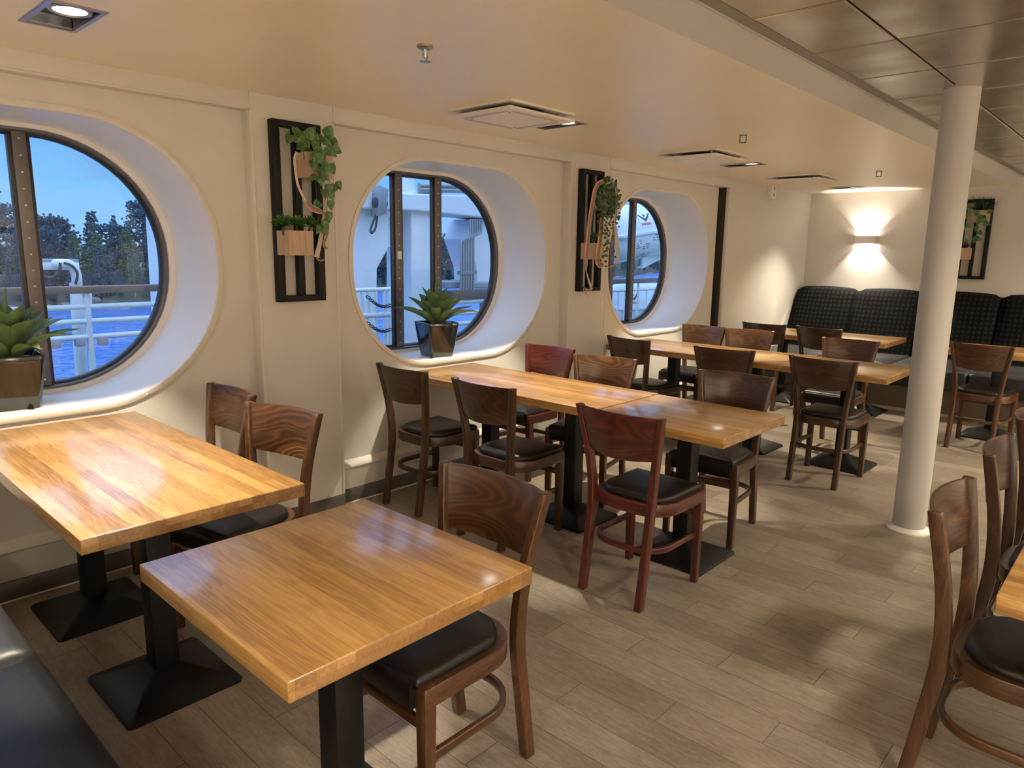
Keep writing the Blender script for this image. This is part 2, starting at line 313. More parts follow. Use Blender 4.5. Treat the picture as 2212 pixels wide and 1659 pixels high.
# ------------------------------------------------------------------ mesh helpers
class MB:
    """collects faces for ONE mesh object"""
    def __init__(s): s.v = []; s.f = []; s.mi = []; s.uv = {}
    def add(s, vs, fs, mi=0):
        o = len(s.v); s.v += [tuple(v) for v in vs]
        for f in fs: s.f.append([i+o for i in f]); s.mi.append(mi)
    def box(s, a, b, mi=0, mtx=None):
        x0, y0, z0 = a; x1, y1, z1 = b
        vs = [(x0,y0,z0),(x1,y0,z0),(x1,y1,z0),(x0,y1,z0),(x0,y0,z1),(x1,y0,z1),(x1,y1,z1),(x0,y1,z1)]
        if mtx: vs = [mtx @ Vector(v) for v in vs]
        s.add(vs, [(0,3,2,1),(4,5,6,7),(0,1,5,4),(1,2,6,5),(2,3,7,6),(3,0,4,7)], mi)
    def rings(s, rs, closed=True, cap0=True, cap1=True, mi=0):
        """skin a list of equally long point rings"""
        n = len(rs[0]); vs = [p for r in rs for p in r]; fs = []
        for k in range(len(rs)-1):
            for i in range(n if closed else n-1):
                j = (i+1) % n; fs.append((k*n+i, k*n+j, (k+1)*n+j, (k+1)*n+i))
        if cap0: fs.append(tuple(range(n))[::-1])
        if cap1: fs.append(tuple((len(rs)-1)*n+i for i in range(n)))
        s.add(vs, fs, mi)
    def prism(s, poly, d, mi=0):
        """polygon (list of points) pushed along vector d"""
        d = Vector(d); s.rings([[Vector(p) for p in poly], [Vector(p)+d for p in poly]], mi=mi)
    def sweep(s, path, w, h, up=(0, 0, 1), mi=0, closed=False, radii=None, seg=None):
        """rectangle (w across, h along up) or, with seg, a round tube of radius w, swept along a path"""
        P = [Vector(p) for p in path]; n = len(P); up = Vector(up); rs = []
        if seg:                                            # round tube: carry one frame along the path without twisting
            u = None
            for i in range(n):
                t = (P[(i+1) % n]-P[i-1]) if closed else (P[min(i+1, n-1)]-P[max(i-1, 0)]); t.normalize()
                if u is None: u = t.orthogonal()
                u = (u-t*u.dot(t)).normalized(); sd = t.cross(u); k = (radii[i] if radii else 1)*w
                rs.append([P[i]+u*(k*math.cos(2*PI*a/seg))+sd*(k*math.sin(2*PI*a/seg)) for a in range(seg)])
            if closed: rs.append(rs[0]); s.rings(rs, cap0=False, cap1=False, mi=mi)
            else: s.rings(rs, mi=mi)
            return
        for i in range(n):
            if closed: t = P[(i+1) % n]-P[i-1]
            else: t = P[min(i+1, n-1)]-P[max(i-1, 0)]
            t.normalize(); sd = t.cross(up)
            if sd.length < 1e-4: sd = t.cross(Vector((1, 0, 0)))
            sd.normalize(); u = sd.cross(t).normalized(); k = radii[i] if radii else 1
            rs.append([P[i]+sd*a*w/2*k+u*b*h/2*k for a, b in ((-1,-1),(1,-1),(1,1),(-1,1))])
        if closed: rs.append(rs[0]); s.rings(rs, cap0=False, cap1=False, mi=mi)
        else: s.rings(rs, mi=mi)
    def tube(s, path, r, seg=8, mi=0, closed=False, radii=None): s.sweep(path, r, 0, (0.013, 0.021, 1), mi, closed, radii, seg)
    def cyl(s, a, b, r, seg=16, mi=0, r2=None):
        s.sweep([a, b], r, 0, (0.0131, 0.0217, 1) if abs((Vector(b)-Vector(a)).normalized().z) < .9 else (0, 1, 0), mi, False, [1, (r2 if r2 is not None else r)/r], seg)
    def lathe(s, prof, c=(0, 0, 0), seg=24, mi=0, cap=True, axis='z'):
        c = Vector(c); rs = []
        for r, h in prof:
            if axis == 'z': rs.append([c+Vector((r*math.cos(2*PI*i/seg), r*math.sin(2*PI*i/seg), h)) for i in range(seg)])
            elif axis == 'x': rs.append([c+Vector((h, r*math.cos(2*PI*i/seg), r*math.sin(2*PI*i/seg))) for i in range(seg)])
            else: rs.append([c+Vector((r*math.cos(2*PI*i/seg), h, r*math.sin(2*PI*i/seg))) for i in range(seg)])
        s.rings(rs, cap0=cap, cap1=cap, mi=mi)
    def ball(s, c, r, seg=10, mi=0, sq=(1, 1, 1)):
        c = Vector(c); rs = []
        for k in range(1, seg//2):
            a = PI*k/(seg//2)
            rs.append([c+Vector((r*sq[0]*math.sin(a)*math.cos(2*PI*i/seg), r*sq[1]*math.sin(a)*math.sin(2*PI*i/seg), r*sq[2]*math.cos(a))) for i in range(seg)])
        s.rings(rs, mi=mi)
    def grid(s, rows, mi=0):
        n = len(rows[0]); vs = [p for r in rows for p in r]
        s.add(vs, [(k*n+i, k*n+i+1, (k+1)*n+i+1, (k+1)*n+i) for k in range(len(rows)-1) for i in range(n-1)], mi)
    def build(s, name, mats, parent=None, loc=None, bevel=0, seg=2, smooth=True, ang=40, recalc=True, uv=None):
        if not isinstance(mats, (list, tuple)): mats = [mats]
        me = bpy.data.meshes.new(name); me.from_pydata(s.v, [], s.f)
        for m in mats: me.materials.append(m)
        me.polygons.foreach_set('material_index', s.mi)
        if uv:
            ul = me.uv_layers.new(name='UVMap')
            for lp in me.loops: ul.data[lp.index].uv = uv[lp.vertex_index]
        bm = bmesh.new(); bm.from_mesh(me)
        if recalc: bmesh.ops.recalc_face_normals(bm, faces=bm.faces)
        if bevel:
            es = [e for e in bm.edges if len(e.link_faces) == 2 and e.calc_face_angle(0) > .6]
            bmesh.ops.bevel(bm, geom=es, offset=bevel, segments=seg, profile=.5, affect='EDGES', clamp_overlap=True)
        bm.to_mesh(me); bm.free()
        if smooth:
            me.shade_smooth(); me.set_sharp_from_angle(angle=math.radians(ang))
        o = bpy.data.objects.new(name, me); C.objects.link(o)
        if parent: o.parent = parent
        if loc: o.location = loc
        return o
def tag(o, label, cat, group=None, kind=None):
    if label: o['label'] = label
    if cat: o['category'] = cat
    if group: o['group'] = group
    if kind: o['kind'] = kind
    return o
def thing(name, label, cat, loc=(0, 0, 0), rz=0, group=None, kind=None):
    o = bpy.data.objects.new(name, None); C.objects.link(o); o.empty_display_size = .1
    o.location = loc; o.rotation_euler = (0, 0, rz); return tag(o, label, cat, group, kind)
def dup(root, loc, rz, label=None, group=None):
    r = root.copy(); C.objects.link(r); r.location = loc; r.rotation_euler = (0, 0, rz)
    if label: r['label'] = label
    if group: r['group'] = group
    for ch in list(root.children):
        c = ch.copy(); C.objects.link(c); c.parent = r
        for g in ch.children:
            d = g.copy(); C.objects.link(d); d.parent = c
    return r
def struct(name, mb, mats, label, cat, parent=None, **kw):
    o = mb.build(name, mats, parent, **kw)
    if not parent: tag(o, label, cat, kind='structure')
    return o
def spline(pts, n=8):
    """Catmull-Rom through points"""
    P = [Vector(p) for p in pts]; out = []
    for i in range(len(P)-1):
        a, b, c, d = P[max(i-1, 0)], P[i], P[i+1], P[min(i+2, len(P)-1)]
        for k in range(n):
            t = k/n; out.append(.5*((2*b)+(c-a)*t+(2*a-5*b+4*c-d)*t*t+(3*b-a-3*c+d)*t**3))
    out.append(P[-1]); return out
def rrect(hw, hh, r, n=10):
    """rounded rectangle outline (2D, counter-clockwise), corner radius or 4 radii (++, -+, --, +-)"""
    rr = r if isinstance(r, (list, tuple)) else [r]*4; out = []
    for (sx, sy), a0, q in zip(((1, 1), (-1, 1), (-1, -1), (1, -1)), (0, PI/2, PI, 3*PI/2), rr):
        for k in range(n+1):
            a = a0 + PI/2*k/n; out.append((sx*(hw-q)+q*math.cos(a), sy*(hh-q)+q*math.sin(a)))
    return out

# ------------------------------------------------------------------ the setting
YW, YP, YG = 3.5, 3.42, 3.96            # recessed wall, pilaster face, window glass
X0, X1, Y0 = -3.0, 9.05, -4.6           # room: back wall, far wall, inner side wall
ZC, ZM, YB = 2.245, 2.33, 1.375         # low ceiling, metal ceiling, edge of the low ceiling
PIL = [(-.74, -.27), (1.795, 2.266), (4.325, 4.82), (6.894, X1+.05)]
WC = [.765, 3.278, 5.80]; WZ = 1.418
FHW, FHH, FR = .855, .625, .585         # clear opening in the wall
GHW, GHH, GR = .795, .605, .575         # at the glass

mb = MB(); mb.add([(X0, Y0, 0), (X1, Y0, 0), (X1, 3.55, 0), (X0, 3.55, 0)], [(0, 1, 2, 3)])
struct('floor', mb, M['floor'], 'grey brown wood plank vinyl floor', 'floor', recalc=False, smooth=False)

# low ceiling with four cut-outs for the downlights, and its edge towards the metal ceiling
DL = [(.838, 2.82), (3.41, 2.82), (5.85, 2.80), (8.40, 2.78)]; DW, DH = .0875, .165
mb = MB(); xs = [X0]
for x, y in DL: xs += [x-DW+.006, x+DW-.006]
xs.append(X1); ya, yb = 2.82-DH+.006, 2.82+DH-.006
for i in range(len(xs)-1):
    cells = [(YB, ya), (ya, yb), (yb, YW)]
    for k, (a, b) in enumerate(cells):
        if i % 2 == 1:
            cy = DL[i//2][1]; cells2 = [(YB, cy-DH+.006), None, (cy+DH-.006, YW)]
            if cells2[k] is None: continue
            a, b = cells2[k]
        mb.add([(xs[i], a, ZC), (xs[i], b, ZC), (xs[i+1], b, ZC), (xs[i+1], a, ZC)], [(0, 1, 2, 3)])
struct('ceiling', mb, M['ceil'], 'low tan painted ceiling above the window side', 'ceiling', smooth=False, recalc=False)
mb = MB()
prof = [(YB, ZC), (1.305, 2.325), (1.300, 2.325), (1.300, 2.40), (YB+.02, 2.40), (YB+.02, ZC+.002)]
mb.prism([(X0, y, z) for y, z in prof], (X1-X0, 0, 0))
struct('trim_1', mb, M['beam'], 'grey sloping ceiling edge beam between the two ceilings', 'trim', smooth=False)
mb = MB(); mb.box((X0, 1.246, ZM+.004), (X1, 1.300, 2.40))
struct('trim_9', mb, M['groove'], 'dark grey strip between the ceiling edge beam and the metal tiles', 'trim', smooth=False)
# metal tile ceiling: real tiles with open joints
mb = MB(); ys = [1.246, .925]; y = .925
while y > Y0: y -= .60; ys.append(max(y, Y0))
xk = [X0]; x = 2.594-.582*9
while x < X1:
    if x > X0: xk.append(x)
    x += .582
xk.append(X1); g = .004
for i in range(len(xk)-1):
    for j in range(len(ys)-1):
        a, b, c, d = xk[i]+g, xk[i+1]-g, ys[j+1]+g, ys[j]-g
        if b-a < .03 or d-c < .03: continue
        e = .006
        mb.rings([[(a, c, ZM+.012), (b, c, ZM+.012), (b, d, ZM+.012), (a, d, ZM+.012)], [(a, c, ZM+e*.5), (b, c, ZM+e*.5), (b, d, ZM+e*.5), (a, d, ZM+e*.5)],
                  [(a+e, c+e, ZM), (b-e, c+e, ZM), (b-e, d-e, ZM), (a+e, d-e, ZM)]], cap0=False)
mb.add([(X0, Y0, ZM+.03), (X1, Y0, ZM+.03), (X1, YB, ZM+.03), (X0, YB, ZM+.03)], [(0, 3, 2, 1)], 1)
o = struct('ceiling_panels', mb, [M['metalceil'], M['darksteel']], 'shiny grey metal tile ceiling over the aisle', 'ceiling', smooth=False)

# window wall: recessed panel with three openings, pilasters, header, ledge, dark baseboard
NX = 6.815                                              # right end of the third recess: a narrow slot beside the corner wall, darkened by a shade strip
def wall_with_holes():
    mb = MB(); edges = [-1.2, (PIL[1][0]+PIL[1][1])/2, (PIL[2][0]+PIL[2][1])/2, NX]
    for k, cx in enumerate(WC):
        xa, xb = edges[k], edges[k+1]; n = 12
        ol = rrect(FHW+.012, FHH+.012, FR+.012, n); inner = [(cx+a, WZ+b) for a, b in ol]
        outer = []
        for a, b in inner:                                   # push every point out to the bounding rectangle
            dx, dz = a-cx, b-WZ; ts = []
            if dx > 1e-6: ts.append((xb-cx)/dx)
            if dx < -1e-6: ts.append((xa-cx)/dx)
            if dz > 1e-6: ts.append((2.30-WZ)/dz)
            if dz < -1e-6: ts.append((0-WZ)/dz)
            t = min(ts); outer.append((cx+dx*t, WZ+dz*t))
        N = len(inner); vs = [(a, YW, b) for a, b in inner]+[(a, YW, b) for a, b in outer]
        mb.add(vs, [(i, (i+1) % N, N+(i+1) % N, N+i) for i in range(N)])
        for X, Z in ((xa, 0), (xb, 0), (xa, 2.3), (xb, 2.3)):      # fill the rectangle's corners
            best = None
            for i in range(N):
                j = (i+1) % N; A, B = outer[i], outer[j]
                if (abs(A[0]-X) < 1e-4 and abs(B[1]-Z) < 1e-4) or (abs(B[0]-X) < 1e-4 and abs(A[1]-Z) < 1e-4):
                    mb.add([(A[0], YW, A[1]), (X, YW, Z), (B[0], YW, B[1])], [(0, 1, 2)])
    mb.add([(NX, YW, 0), (NX, 4.1, 0), (NX, 4.1, 2.3), (NX, YW, 2.3)], [(0, 1, 2, 3)])
    mb.add([(NX, 4.1, 0), (7.2, 4.1, 0), (7.2, 4.1, 2.3), (NX, 4.1, 2.3)], [(0, 1, 2, 3)])
    mb.add([(X0, YW, 0), (-1.2, YW, 0), (-1.2, YW, 2.3), (X0, YW, 2.3)], [(0, 1, 2, 3)])
    return mb
struct('wall_left', wall_with_holes(), M['wall'], 'cream window wall with three large rounded openings', 'wall', smooth=False)
for k, (a, b) in enumerate(PIL):
    mb = MB(); mb.box((a, YP, 0), (b, YW+.02 if k < 3 else 4.1, ZC+.001 if k < 3 else 2.3)); 
    o = struct('wall_pilaster', mb, M['wall'], ['cream pilaster left of the first window', 'cream pilaster with the tall plant frame left of the middle window', 'cream pilaster with the ivy frame right of the middle window', 'cream wall corner pilaster beside the far bench'][k], 'wall', bevel=.004)
    mb = MB()                                               # its pale corner beads
    mb.box((a-.003, YP-.004, .09), (a+.011, YP+.03, 2.164))
    if k < 3: mb.box((b-.011, YP-.004, .09), (b+.003, YP+.03, 2.164))
    for i_ in range(len(mb.f)): pass
    mb.build('corner_bead', M['trimpaint'], o, bevel=.002)
for k, (a, b) in enumerate(((-.27, 1.795), (2.266, 4.325), (4.82, 6.894))):
    mb = MB(); mb.box((a, YP, 2.164), (b, YW+.02, ZC+.001)); mb.box((a+.011, YP-.004, 2.160), (b-.011, YP+.01, 2.172))
    struct('trim_%d' % (k+2), mb, M['wall'], ['header strip above the first window recess', 'header strip above the middle window recess', 'header strip above the third window recess'][k], 'trim', bevel=.004)
    mb = MB()                                               # low ledge under the window
    pf = [(YW+.01, .262), (YW-.004, .258), (YW-.03, .232), (YW-.034, .222), (YW-.034, .216), (YW-.026, .21), (YW-.026, .088), (YW+.01, .088)]
    mb.prism([(a+.001, y, z) for y, z in pf], (b-a-.002, 0, 0))
    struct('trim_%d' % (k+5), mb, M['wall'], ['low ledge on the wall under the first window', 'low ledge on the wall under the middle window', 'low ledge on the wall under the third window'][k], 'trim', bevel=.002)
mb = MB()
for a, b in PIL: mb.box((a-.004, YP-.005, 0), (min(b, X1)+.004, YP+.02, .088))
for a, b in ((-.27, 1.795), (2.266, 4.325), (4.82, 6.894)): mb.box((a, YW-.032, 0), (b, YW+.01, .088))
struct('baseboard_left', mb, M['basebd'], 'dark grey vinyl baseboard along the window wall', 'baseboard', bevel=.002)
mb = MB()
for a, b in PIL: mb.box((a-.004, YP-.010, 0), (min(b, X1)+.004, YP-.004, .006))
for a, b in ((-.27, 1.795), (2.266, 4.325), (4.82, 6.894)): mb.box((a, YW-.038, 0), (b, YW-.031, .006))
struct('trim_8', mb, M['trimpaint'], 'thin pale sealant line along the foot of the window wall', 'trim', smooth=False)
mb = MB(); mb.box((X1, Y0, 0), (X1+.08, 3.6, 2.45))
struct('wall_far', mb, M['wall'], 'cream far wall behind the upholstered bench', 'wall', smooth=False)
mb = MB(); mb.box((X0, Y0-.08, 0), (X1, Y0, 2.45)); struct('wall_right', mb, M['wall'], 'cream inner wall out of view to the right', 'wall', smooth=False)
mb = MB(); mb.box((X0-.08, Y0, 0), (X0, 3.6, 2.45)); struct('wall_back', mb, M['wall'], 'cream wall behind the viewpoint', 'wall', smooth=False)

mb = MB(); mb.box((PIL[3][0]-.007, YP+.035, 0), (PIL[3][0]-.001, 3.95, 2.24))  # dark strip painted in for the soft shade in this gap
struct('trim_10', mb, M['slot_shade'], 'dark strip painted for the shade beside the corner wall right of the third window', 'trim', smooth=False)
# windows
def window(k, cx):
    root = thing('window_%d' % (k+1), ['first rounded window with the forest view, cut by the left picture edge', 'middle rounded window with the ship davits outside', 'third rounded window with the white raft canister outside'][k], 'window', (cx, 0, WZ), kind='structure')
    n = 14
    # flange on the wall
    def ringpts(hw, hh, r, y): return [(a, y, b) for a, b in rrect(hw, hh, r, n)]
    mb = MB()
    rs = [ringpts(FHW+.030, FHH+.030, FR+.030, YW+.004), ringpts(FHW+.030, FHH+.030, FR+.030, YW-.007), ringpts(FHW+.026, FHH+.026, FR+.026, YW-.010),
          ringpts(FHW+.004, FHH+.004, FR+.004, YW-.010), ringpts(FHW, FHH, FR, YW-.004)]
    mb.rings(rs, cap0=False, cap1=False); mb.build('window_flange', M['trimpaint'], root, ang=50)
    mb = MB(); ol = rrect(FHW+.016, FHH+.016, FR+.016, 40); L = 0; acc = 0
    per = [math.dist(ol[i], ol[(i+1) % len(ol)]) for i in range(len(ol))]; tot = sum(per); ns = 34; nxt = tot/ns/2
    for i, d in enumerate(per):
        while acc+d > nxt and d > 1e-6:
            f = (nxt-acc)/d; a = ol[i]; b = ol[(i+1) % len(ol)]
            mb.ball((a[0]+(b[0]-a[0])*f, YW-.0105, a[1]+(b[1]-a[1])*f), .0055, 8, sq=(1, .55, 1)); nxt += tot/ns
        acc += d
    mb.build('screw_row', M['trimpaint'], root)
    # reveal (tunnel), its inner lip
    mb = MB(); rs = []
    for t in (0, .03, .2, .5, .8, .9):
        f = t; rs.append(ringpts(FHW+(GHW+.03-FHW)*f, FHH+(GHH+.02-FHH)*f, FR+(GR+.02-FR)*f, YW-.004+(YG-.03-YW)*t))
    rs.append(ringpts(GHW+.024, GHH+.016, GR+.016, YG-.052)); rs.append(ringpts(GHW-.002, GHH-.002, GR-.002, YG-.046)); rs.append(ringpts(GHW-.004, GHH-.004, GR-.004, YG-.03))
    mb.rings(rs, cap0=False, cap1=False); mb.build('window_reveal', M['reveal'], root, ang=50)
    # metal frame and rubber gasket
    mb = MB(); rs = [ringpts(GHW+.02, GHH+.02, GR+.02, YG-.034), ringpts(GHW-.014, GHH-.014, GR-.014, YG-.036), ringpts(GHW-.020, GHH-.020, GR-.020, YG-.026)]
    mb.rings(rs, cap0=False, cap1=False); mb.build('window_frame', M['winmetal'], root, ang=60)
    mb = MB(); rs = [ringpts(GHW-.014, GHH-.014, GR-.014, YG-.03), ringpts(GHW-.024, GHH-.024, GR-.024, YG-.022), ringpts(GHW-.034, GHH-.034, GR-.034, YG-.012), ringpts(GHW-.034, GHH-.034, GR-.034, YG+.02), ringpts(GHW+.03, GHH+.03, GR+.03, YG+.02)]
    mb.rings(rs, cap0=False, cap1=False); mb.build('gasket', M['gasket'], root, ang=60)
    # mullions: metal bar with screws on a black sealing strip
    for mx in (-.177, .177):
        mb = MB(); h = GHH-.02
        mb.box((mx-.028, YG-.030, -h), (mx+.028, YG-.014, h)); mb.box((mx-.046, YG-.014, -h), (mx+.046, YG+.012, h), 1)
        o = mb.build('mullion', [M['winmetal'], M['gasket']], root, bevel=.002)
        mb = MB(); z = -h+.03
        while z < h: mb.ball((mx, YG-.030, z), .006, 8, sq=(1, .5, 1)); z += .074
        mb.build('screw_row', M['screw'], o)
    # three panes clipped to the outline
    for a, b in ((-GHW, -.177), (-.177, .177), (.177, GHW)):
        pts = [(x, z) for x, z in rrect(GHW-.02, GHH-.02, GR-.02, 30)]
        def clip(P, s, X):
            out = []
            for i in range(len(P)):
                p, q = P[i], P[(i+1) % len(P)]; ip, iq = s*(p[0]-X) >= 0, s*(q[0]-X) >= 0
                if ip: out.append(p)
                if ip != iq: f = (X-p[0])/(q[0]-p[0]); out.append((X, p[1]+(q[1]-p[1])*f))
            return out
        P = clip(clip(pts, 1, a), -1, b)
        mb = MB(); mb.add([(x, YG, z) for x, z in P], [tuple(range(len(P)))]); mb.build('pane', M['glass'], root, smooth=False)
    return root
WIN = [window(k, cx) for k, cx in enumerate(WC)]
# etched triangle mark in the corner of the first window's right pane
mb = MB(); p0 = onY(57, 288, YG-.004)-Vector((WC[0], 0, WZ)); s = .016
for a, b in (((-s, 0, -s), (s, 0, -s)), ((s, 0, -s), (0, 0, s)), ((0, 0, s), (-s, 0, -s))): mb.cyl(p0+Vector(a), p0+Vector(b), .0012, 6)
mb.cyl(p0+Vector((-.008, 0, -.008)), p0+Vector((.008, 0, -.008)), .0012, 6); mb.cyl(p0+Vector((0, 0, .006)), p0+Vector((0, 0, -.008)), .0012, 6)
for i in range(10): a, b = 2*PI*i/10, 2*PI*(i+1)/10; mb.cyl(p0+Vector((.009*math.cos(a), 0, -.034+.009*math.sin(a))), p0+Vector((.009*math.cos(b), 0, -.034+.009*math.sin(b))), .001, 5)
for i in range(5): mb.box(p0+Vector((-.011+i*.0048, -.0005, -.058)), p0+Vector((-.0078+i*.0048, .0005, -.052)))
mb.build('pane_mark', M['mark'], WIN[0], smooth=False)
# small cream latch on the middle window's left mullion
mb = MB(); mb.box((-.177-.02, YG-.042, .02), (-.177+.012, YG-.029, .075)); mb.build('latch', M['whiteplastic'], WIN[1], bevel=.003)

# round support column
r0 = thing('support_column', 'round white support column standing in the aisle', 'column', (4.285, .918, 0))
mb = MB(); mb.lathe([(.083, 0.012), (.083, 1.2), (.083, ZM+.012)], seg=40, cap=False); mb.build('shaft', M['pole'], r0)
mb = MB(); mb.lathe([(.112, 0), (.112, .010), (.106, .017), (.092, .022), (.083, .030)], seg=40, cap=False); mb.build('floor_flange', M['trimpaint'], r0)
# ------------------------------------------------------------------ dining chairs
POST = spline([(.150, -.226, 0), (.150, -.198, .20), (.151, -.172, .42), (.168, -.180, .62), (.206, -.216, .85)], 7)
def post_at(z):
    for a, b in zip(POST, POST[1:]):
        if a.z <= z <= b.z: f = (z-a.z)/(b.z-a.z); return a.lerp(b, f)
    return POST[-1]
def make_chair(wood, name='dining_chair'):
    W, P, Rl = M[wood], M[wood+'_ply'], M[wood+'_rail']
    t = thing(name, None, None)
    for s in (-1, 1):
        mb = MB(); pts = [(s*p.x, p.y, max(p.z, 0)) for p in POST]
        rs = []
        for i, p in enumerate(pts):                          # post: horizontal slices, slightly slimmer at both ends
            f = i/(len(pts)-1); hx = .0175-.004*f; hy = .021-.005*abs(f-.5)*1.4
            rs.append([(p[0]+a*hx, p[1]+b*hy, p[2]) for a, b in ((-1,-1),(1,-1),(1,1),(-1,1))])
        mb.rings(rs); mb.build('leg', W, t, bevel=.004, ang=50)
    for s in (-1, 1):
        mb = MB(); rs = []
        for z, h, dy in ((0, .0155, 0), (.30, .018, 0), (.405, .019, 0), (.432, .019, -.001), (.444, .016, -.004), (.4485, .010, -.009)):
            cx_, cy_ = s*(.181-.0005), .196+dy
            rs.append([(cx_+a*h, cy_+b*h, z) for a, b in ((-1,-1),(1,-1),(1,1),(-1,1))])
        mb.rings(rs); mb.build('leg', W, t, bevel=.003, ang=50)
    # bent seat ring: open towards the front, where the cushion rolls over
    def ring(hw, y0, y1, r, n=9):
        out = []
        for a, b in rrect(hw, (y1-y0)/2, [.006, .006, r, r], n): out.append((a, b+(y0+y1)/2))
        return out
    ro, ri = ring(.200, -.158, .214, .135), ring(.163, -.118, .182, .105)
    mb = MB(); z0, z1 = .392, .446
    N = len(ro)
    prof = lambda f, z: [(a[0]+(b[0]-a[0])*f, a[1]+(b[1]-a[1])*f, z) for a, b in zip(ro, ri)]
    rr = [prof(0.03, z0), prof(0, z0+.004), prof(0, z1-.004), prof(.06, z1), prof(1, z1-.002), prof(1, z0)]; rr.append(rr[0])
    mb.rings(rr, cap0=False, cap1=False); mb.build('seat_frame', Rl, t, ang=45)
    # cushion
    mb = MB(); rs = []
    def cush(k, z, fy=.222): return [(a*k, (b-.03)*k+.03, z) for a, b in ring(.176, -.132, fy, .118)]
    for k, z in ((.97, .436), (1.0, .446), (1.0, .456), (.975, .4655), (.90, .472), (.7, .476), (.35, .478)): rs.append(cush(k, z))
    mb.rings(rs); 
    # waterfall over the front rail
    pf = [(.16, .470), (.205, .466), (.226, .455), (.232, .440), (.230, .385), (.221, .380), (.214, .390), (.205, .430), (.16, .44)]
    mb.rings([[(x, y, z) for y, z in pf] for x in (-.160, -.157, 0, .157, .160)])
    mb.build('seat_cushion', M['leather'], t, ang=60, bevel=0)
    # front rails
    mb = MB(); mb.box((-.166, .184, .372), (.166, .206, .41)); mb.build('front_rail', Rl, t, bevel=.003)
    mb = MB(); mb.box((-.166, .187, .318), (.166, .205, .346)); mb.build('front_rail', Rl, t, bevel=.004)
    # bent footrail
    pth = [(.179, .182)]+[(a, b) for a, b in [(.176, -.02)]]
    cpts = [(.176, .182, .236)]
    r = .13; yb_ = -.168
    for k in range(9): a = -PI/2*k/8; cpts.append((.045+r*math.cos(a), yb_+r+r*math.sin(a), .236))
    full = cpts+[(-x, y, z) for x, y, z in cpts[::-1]]
    mb = MB(); mb.sweep(full, .017, .027); mb.build('stretcher', Rl, t, bevel=.004, ang=50)
    # curved plywood backrest
    mb = MB(); rows_f, rows_b = [], []
    zs = [.655, .66, .72, .78, .842, .8475]; nx = 14
    for zi, z in enumerate(zs):
        pp = post_at(z); hw = pp.x-.012; e = .002 if zi in (0, len(zs)-1) else 0; f, b = [], []
        for i in range(nx+1):
            u = -1+2*i/nx; y = pp.y-.006-.036*(1-u*u); zz = z-(.012*(1-u*u) if zi <= 1 else 0)
            f.append((u*hw, y+.006-e, zz)); b.append((u*hw, y-.006+e, zz))
        rows_f.append(f); rows_b.append(b)
    ringsr = [[rows_f[i][k] for k in range(nx+1)]+[rows_b[i][k] for k in range(nx, -1, -1)] for i in range(len(zs))]
    mb.rings(ringsr); mb.build('backrest', P, t, ang=45)
    return t
PROTO = {w_: make_chair(w_) for w_ in ('walnut', 'chestnut', 'mahogany')}
used = set()
G1, G2, G3, G4, G5 = 'chairs at the first window table', 'chairs at the middle window table', 'chairs at the third window table', 'chairs along the far bench', 'chairs at the right-hand table'
EAST, WEST, SOUTH = -PI/2, PI/2, PI          # local +Y turned to face +x, -x, -y
def chair(wood, x, y, rz, deg, label, group):
    rz += math.radians(deg); p = PROTO[wood]
    if wood not in used:
        used.add(wood); p.location = (x, y, 0); p.rotation_euler = (0, 0, rz); tag(p, label, 'chair', group); return p
    o = dup(p, (x, y, 0), rz, label, group); o['category'] = 'chair'; return o
CH = [
 ('chestnut', 1.222, 1.402, WEST, 0, 'brown wooden dining chair tucked under the square table in the foreground', G1),
 ('chestnut', 1.29, 3.185, WEST, 0, 'brown chair nearest the wall at the first window table, half hidden by another chair', G1),
 ('chestnut', 1.26, 2.61, WEST, 12, 'brown chair between the first window table and the cream pilaster, in front of another chair', G1),
 ('mahogany', 2.663, 1.645, EAST, 0, 'red mahogany chair with dark seat facing the table beside the open floor', G2),
 ('walnut', 2.705, 3.155, EAST, 0, 'dark chair closest to the wall on the near side of the middle window table', G2),
 ('walnut', 2.695, 2.490, EAST, 0, 'dark chair between the wall-side chair and the red chair at the middle window table', G2),
 ('mahogany', 3.60, 3.165, WEST, 0, 'red mahogany chair on the far side of the middle window table by the sill', G2),
 ('chestnut', 3.495, 2.565, WEST, 13, 'lighter brown chair beside the far red chair behind the middle window table', G2),
 ('walnut', 3.51, 1.715, WEST, 5, 'dark chair pushed under the aisle end of the middle window table', G2),
 ('walnut', 4.90, 3.06, EAST, -9, 'dark chair at the third window table below the ivy planter', G3),
 ('walnut', 4.897, 2.32, EAST, 9, 'dark chair in the middle of the near side of the third window table', G3),
 ('walnut', 4.92, 1.610, EAST, 0, 'dark chair at the aisle end of the third window table, left of the white column', G3),
 ('chestnut', 5.84, 3.17, WEST, 0, 'brown chair directly below the right side of the third window', G3),
 ('chestnut', 5.85, 2.70, WEST, 8, 'brown chair second from the window on the far side of the third table', G3),
 ('chestnut', 5.77, 1.85, WEST, 0, 'reddish brown chair on the far side of the third table, nearest the column', G3),
 ('walnut', 6.95, 2.89, EAST, 0, 'dark chair by the lit side wall at the far bench table', G4),
 ('walnut', 6.96, 2.35, EAST, -6, 'dark chair on the aisle half of the far bench table, left of the column', G4),
 ('chestnut', 6.665, 1.02, EAST, -4, 'brown chair right of the white column, facing the far bench', G4),
 ('chestnut', 2.255, .165, SOUTH, 0, 'large brown chair at the right picture edge with its whole back and seat in view', G5),
 ('walnut', 3.00, .17, SOUTH, 0, 'dark brown chair behind the large chair at the right picture edge', G5),
 ('walnut', 3.74, .18, SOUTH, 0, 'chair farthest back at the right picture edge, only its back edge showing', G5),
]
for c in CH: chair(*c)

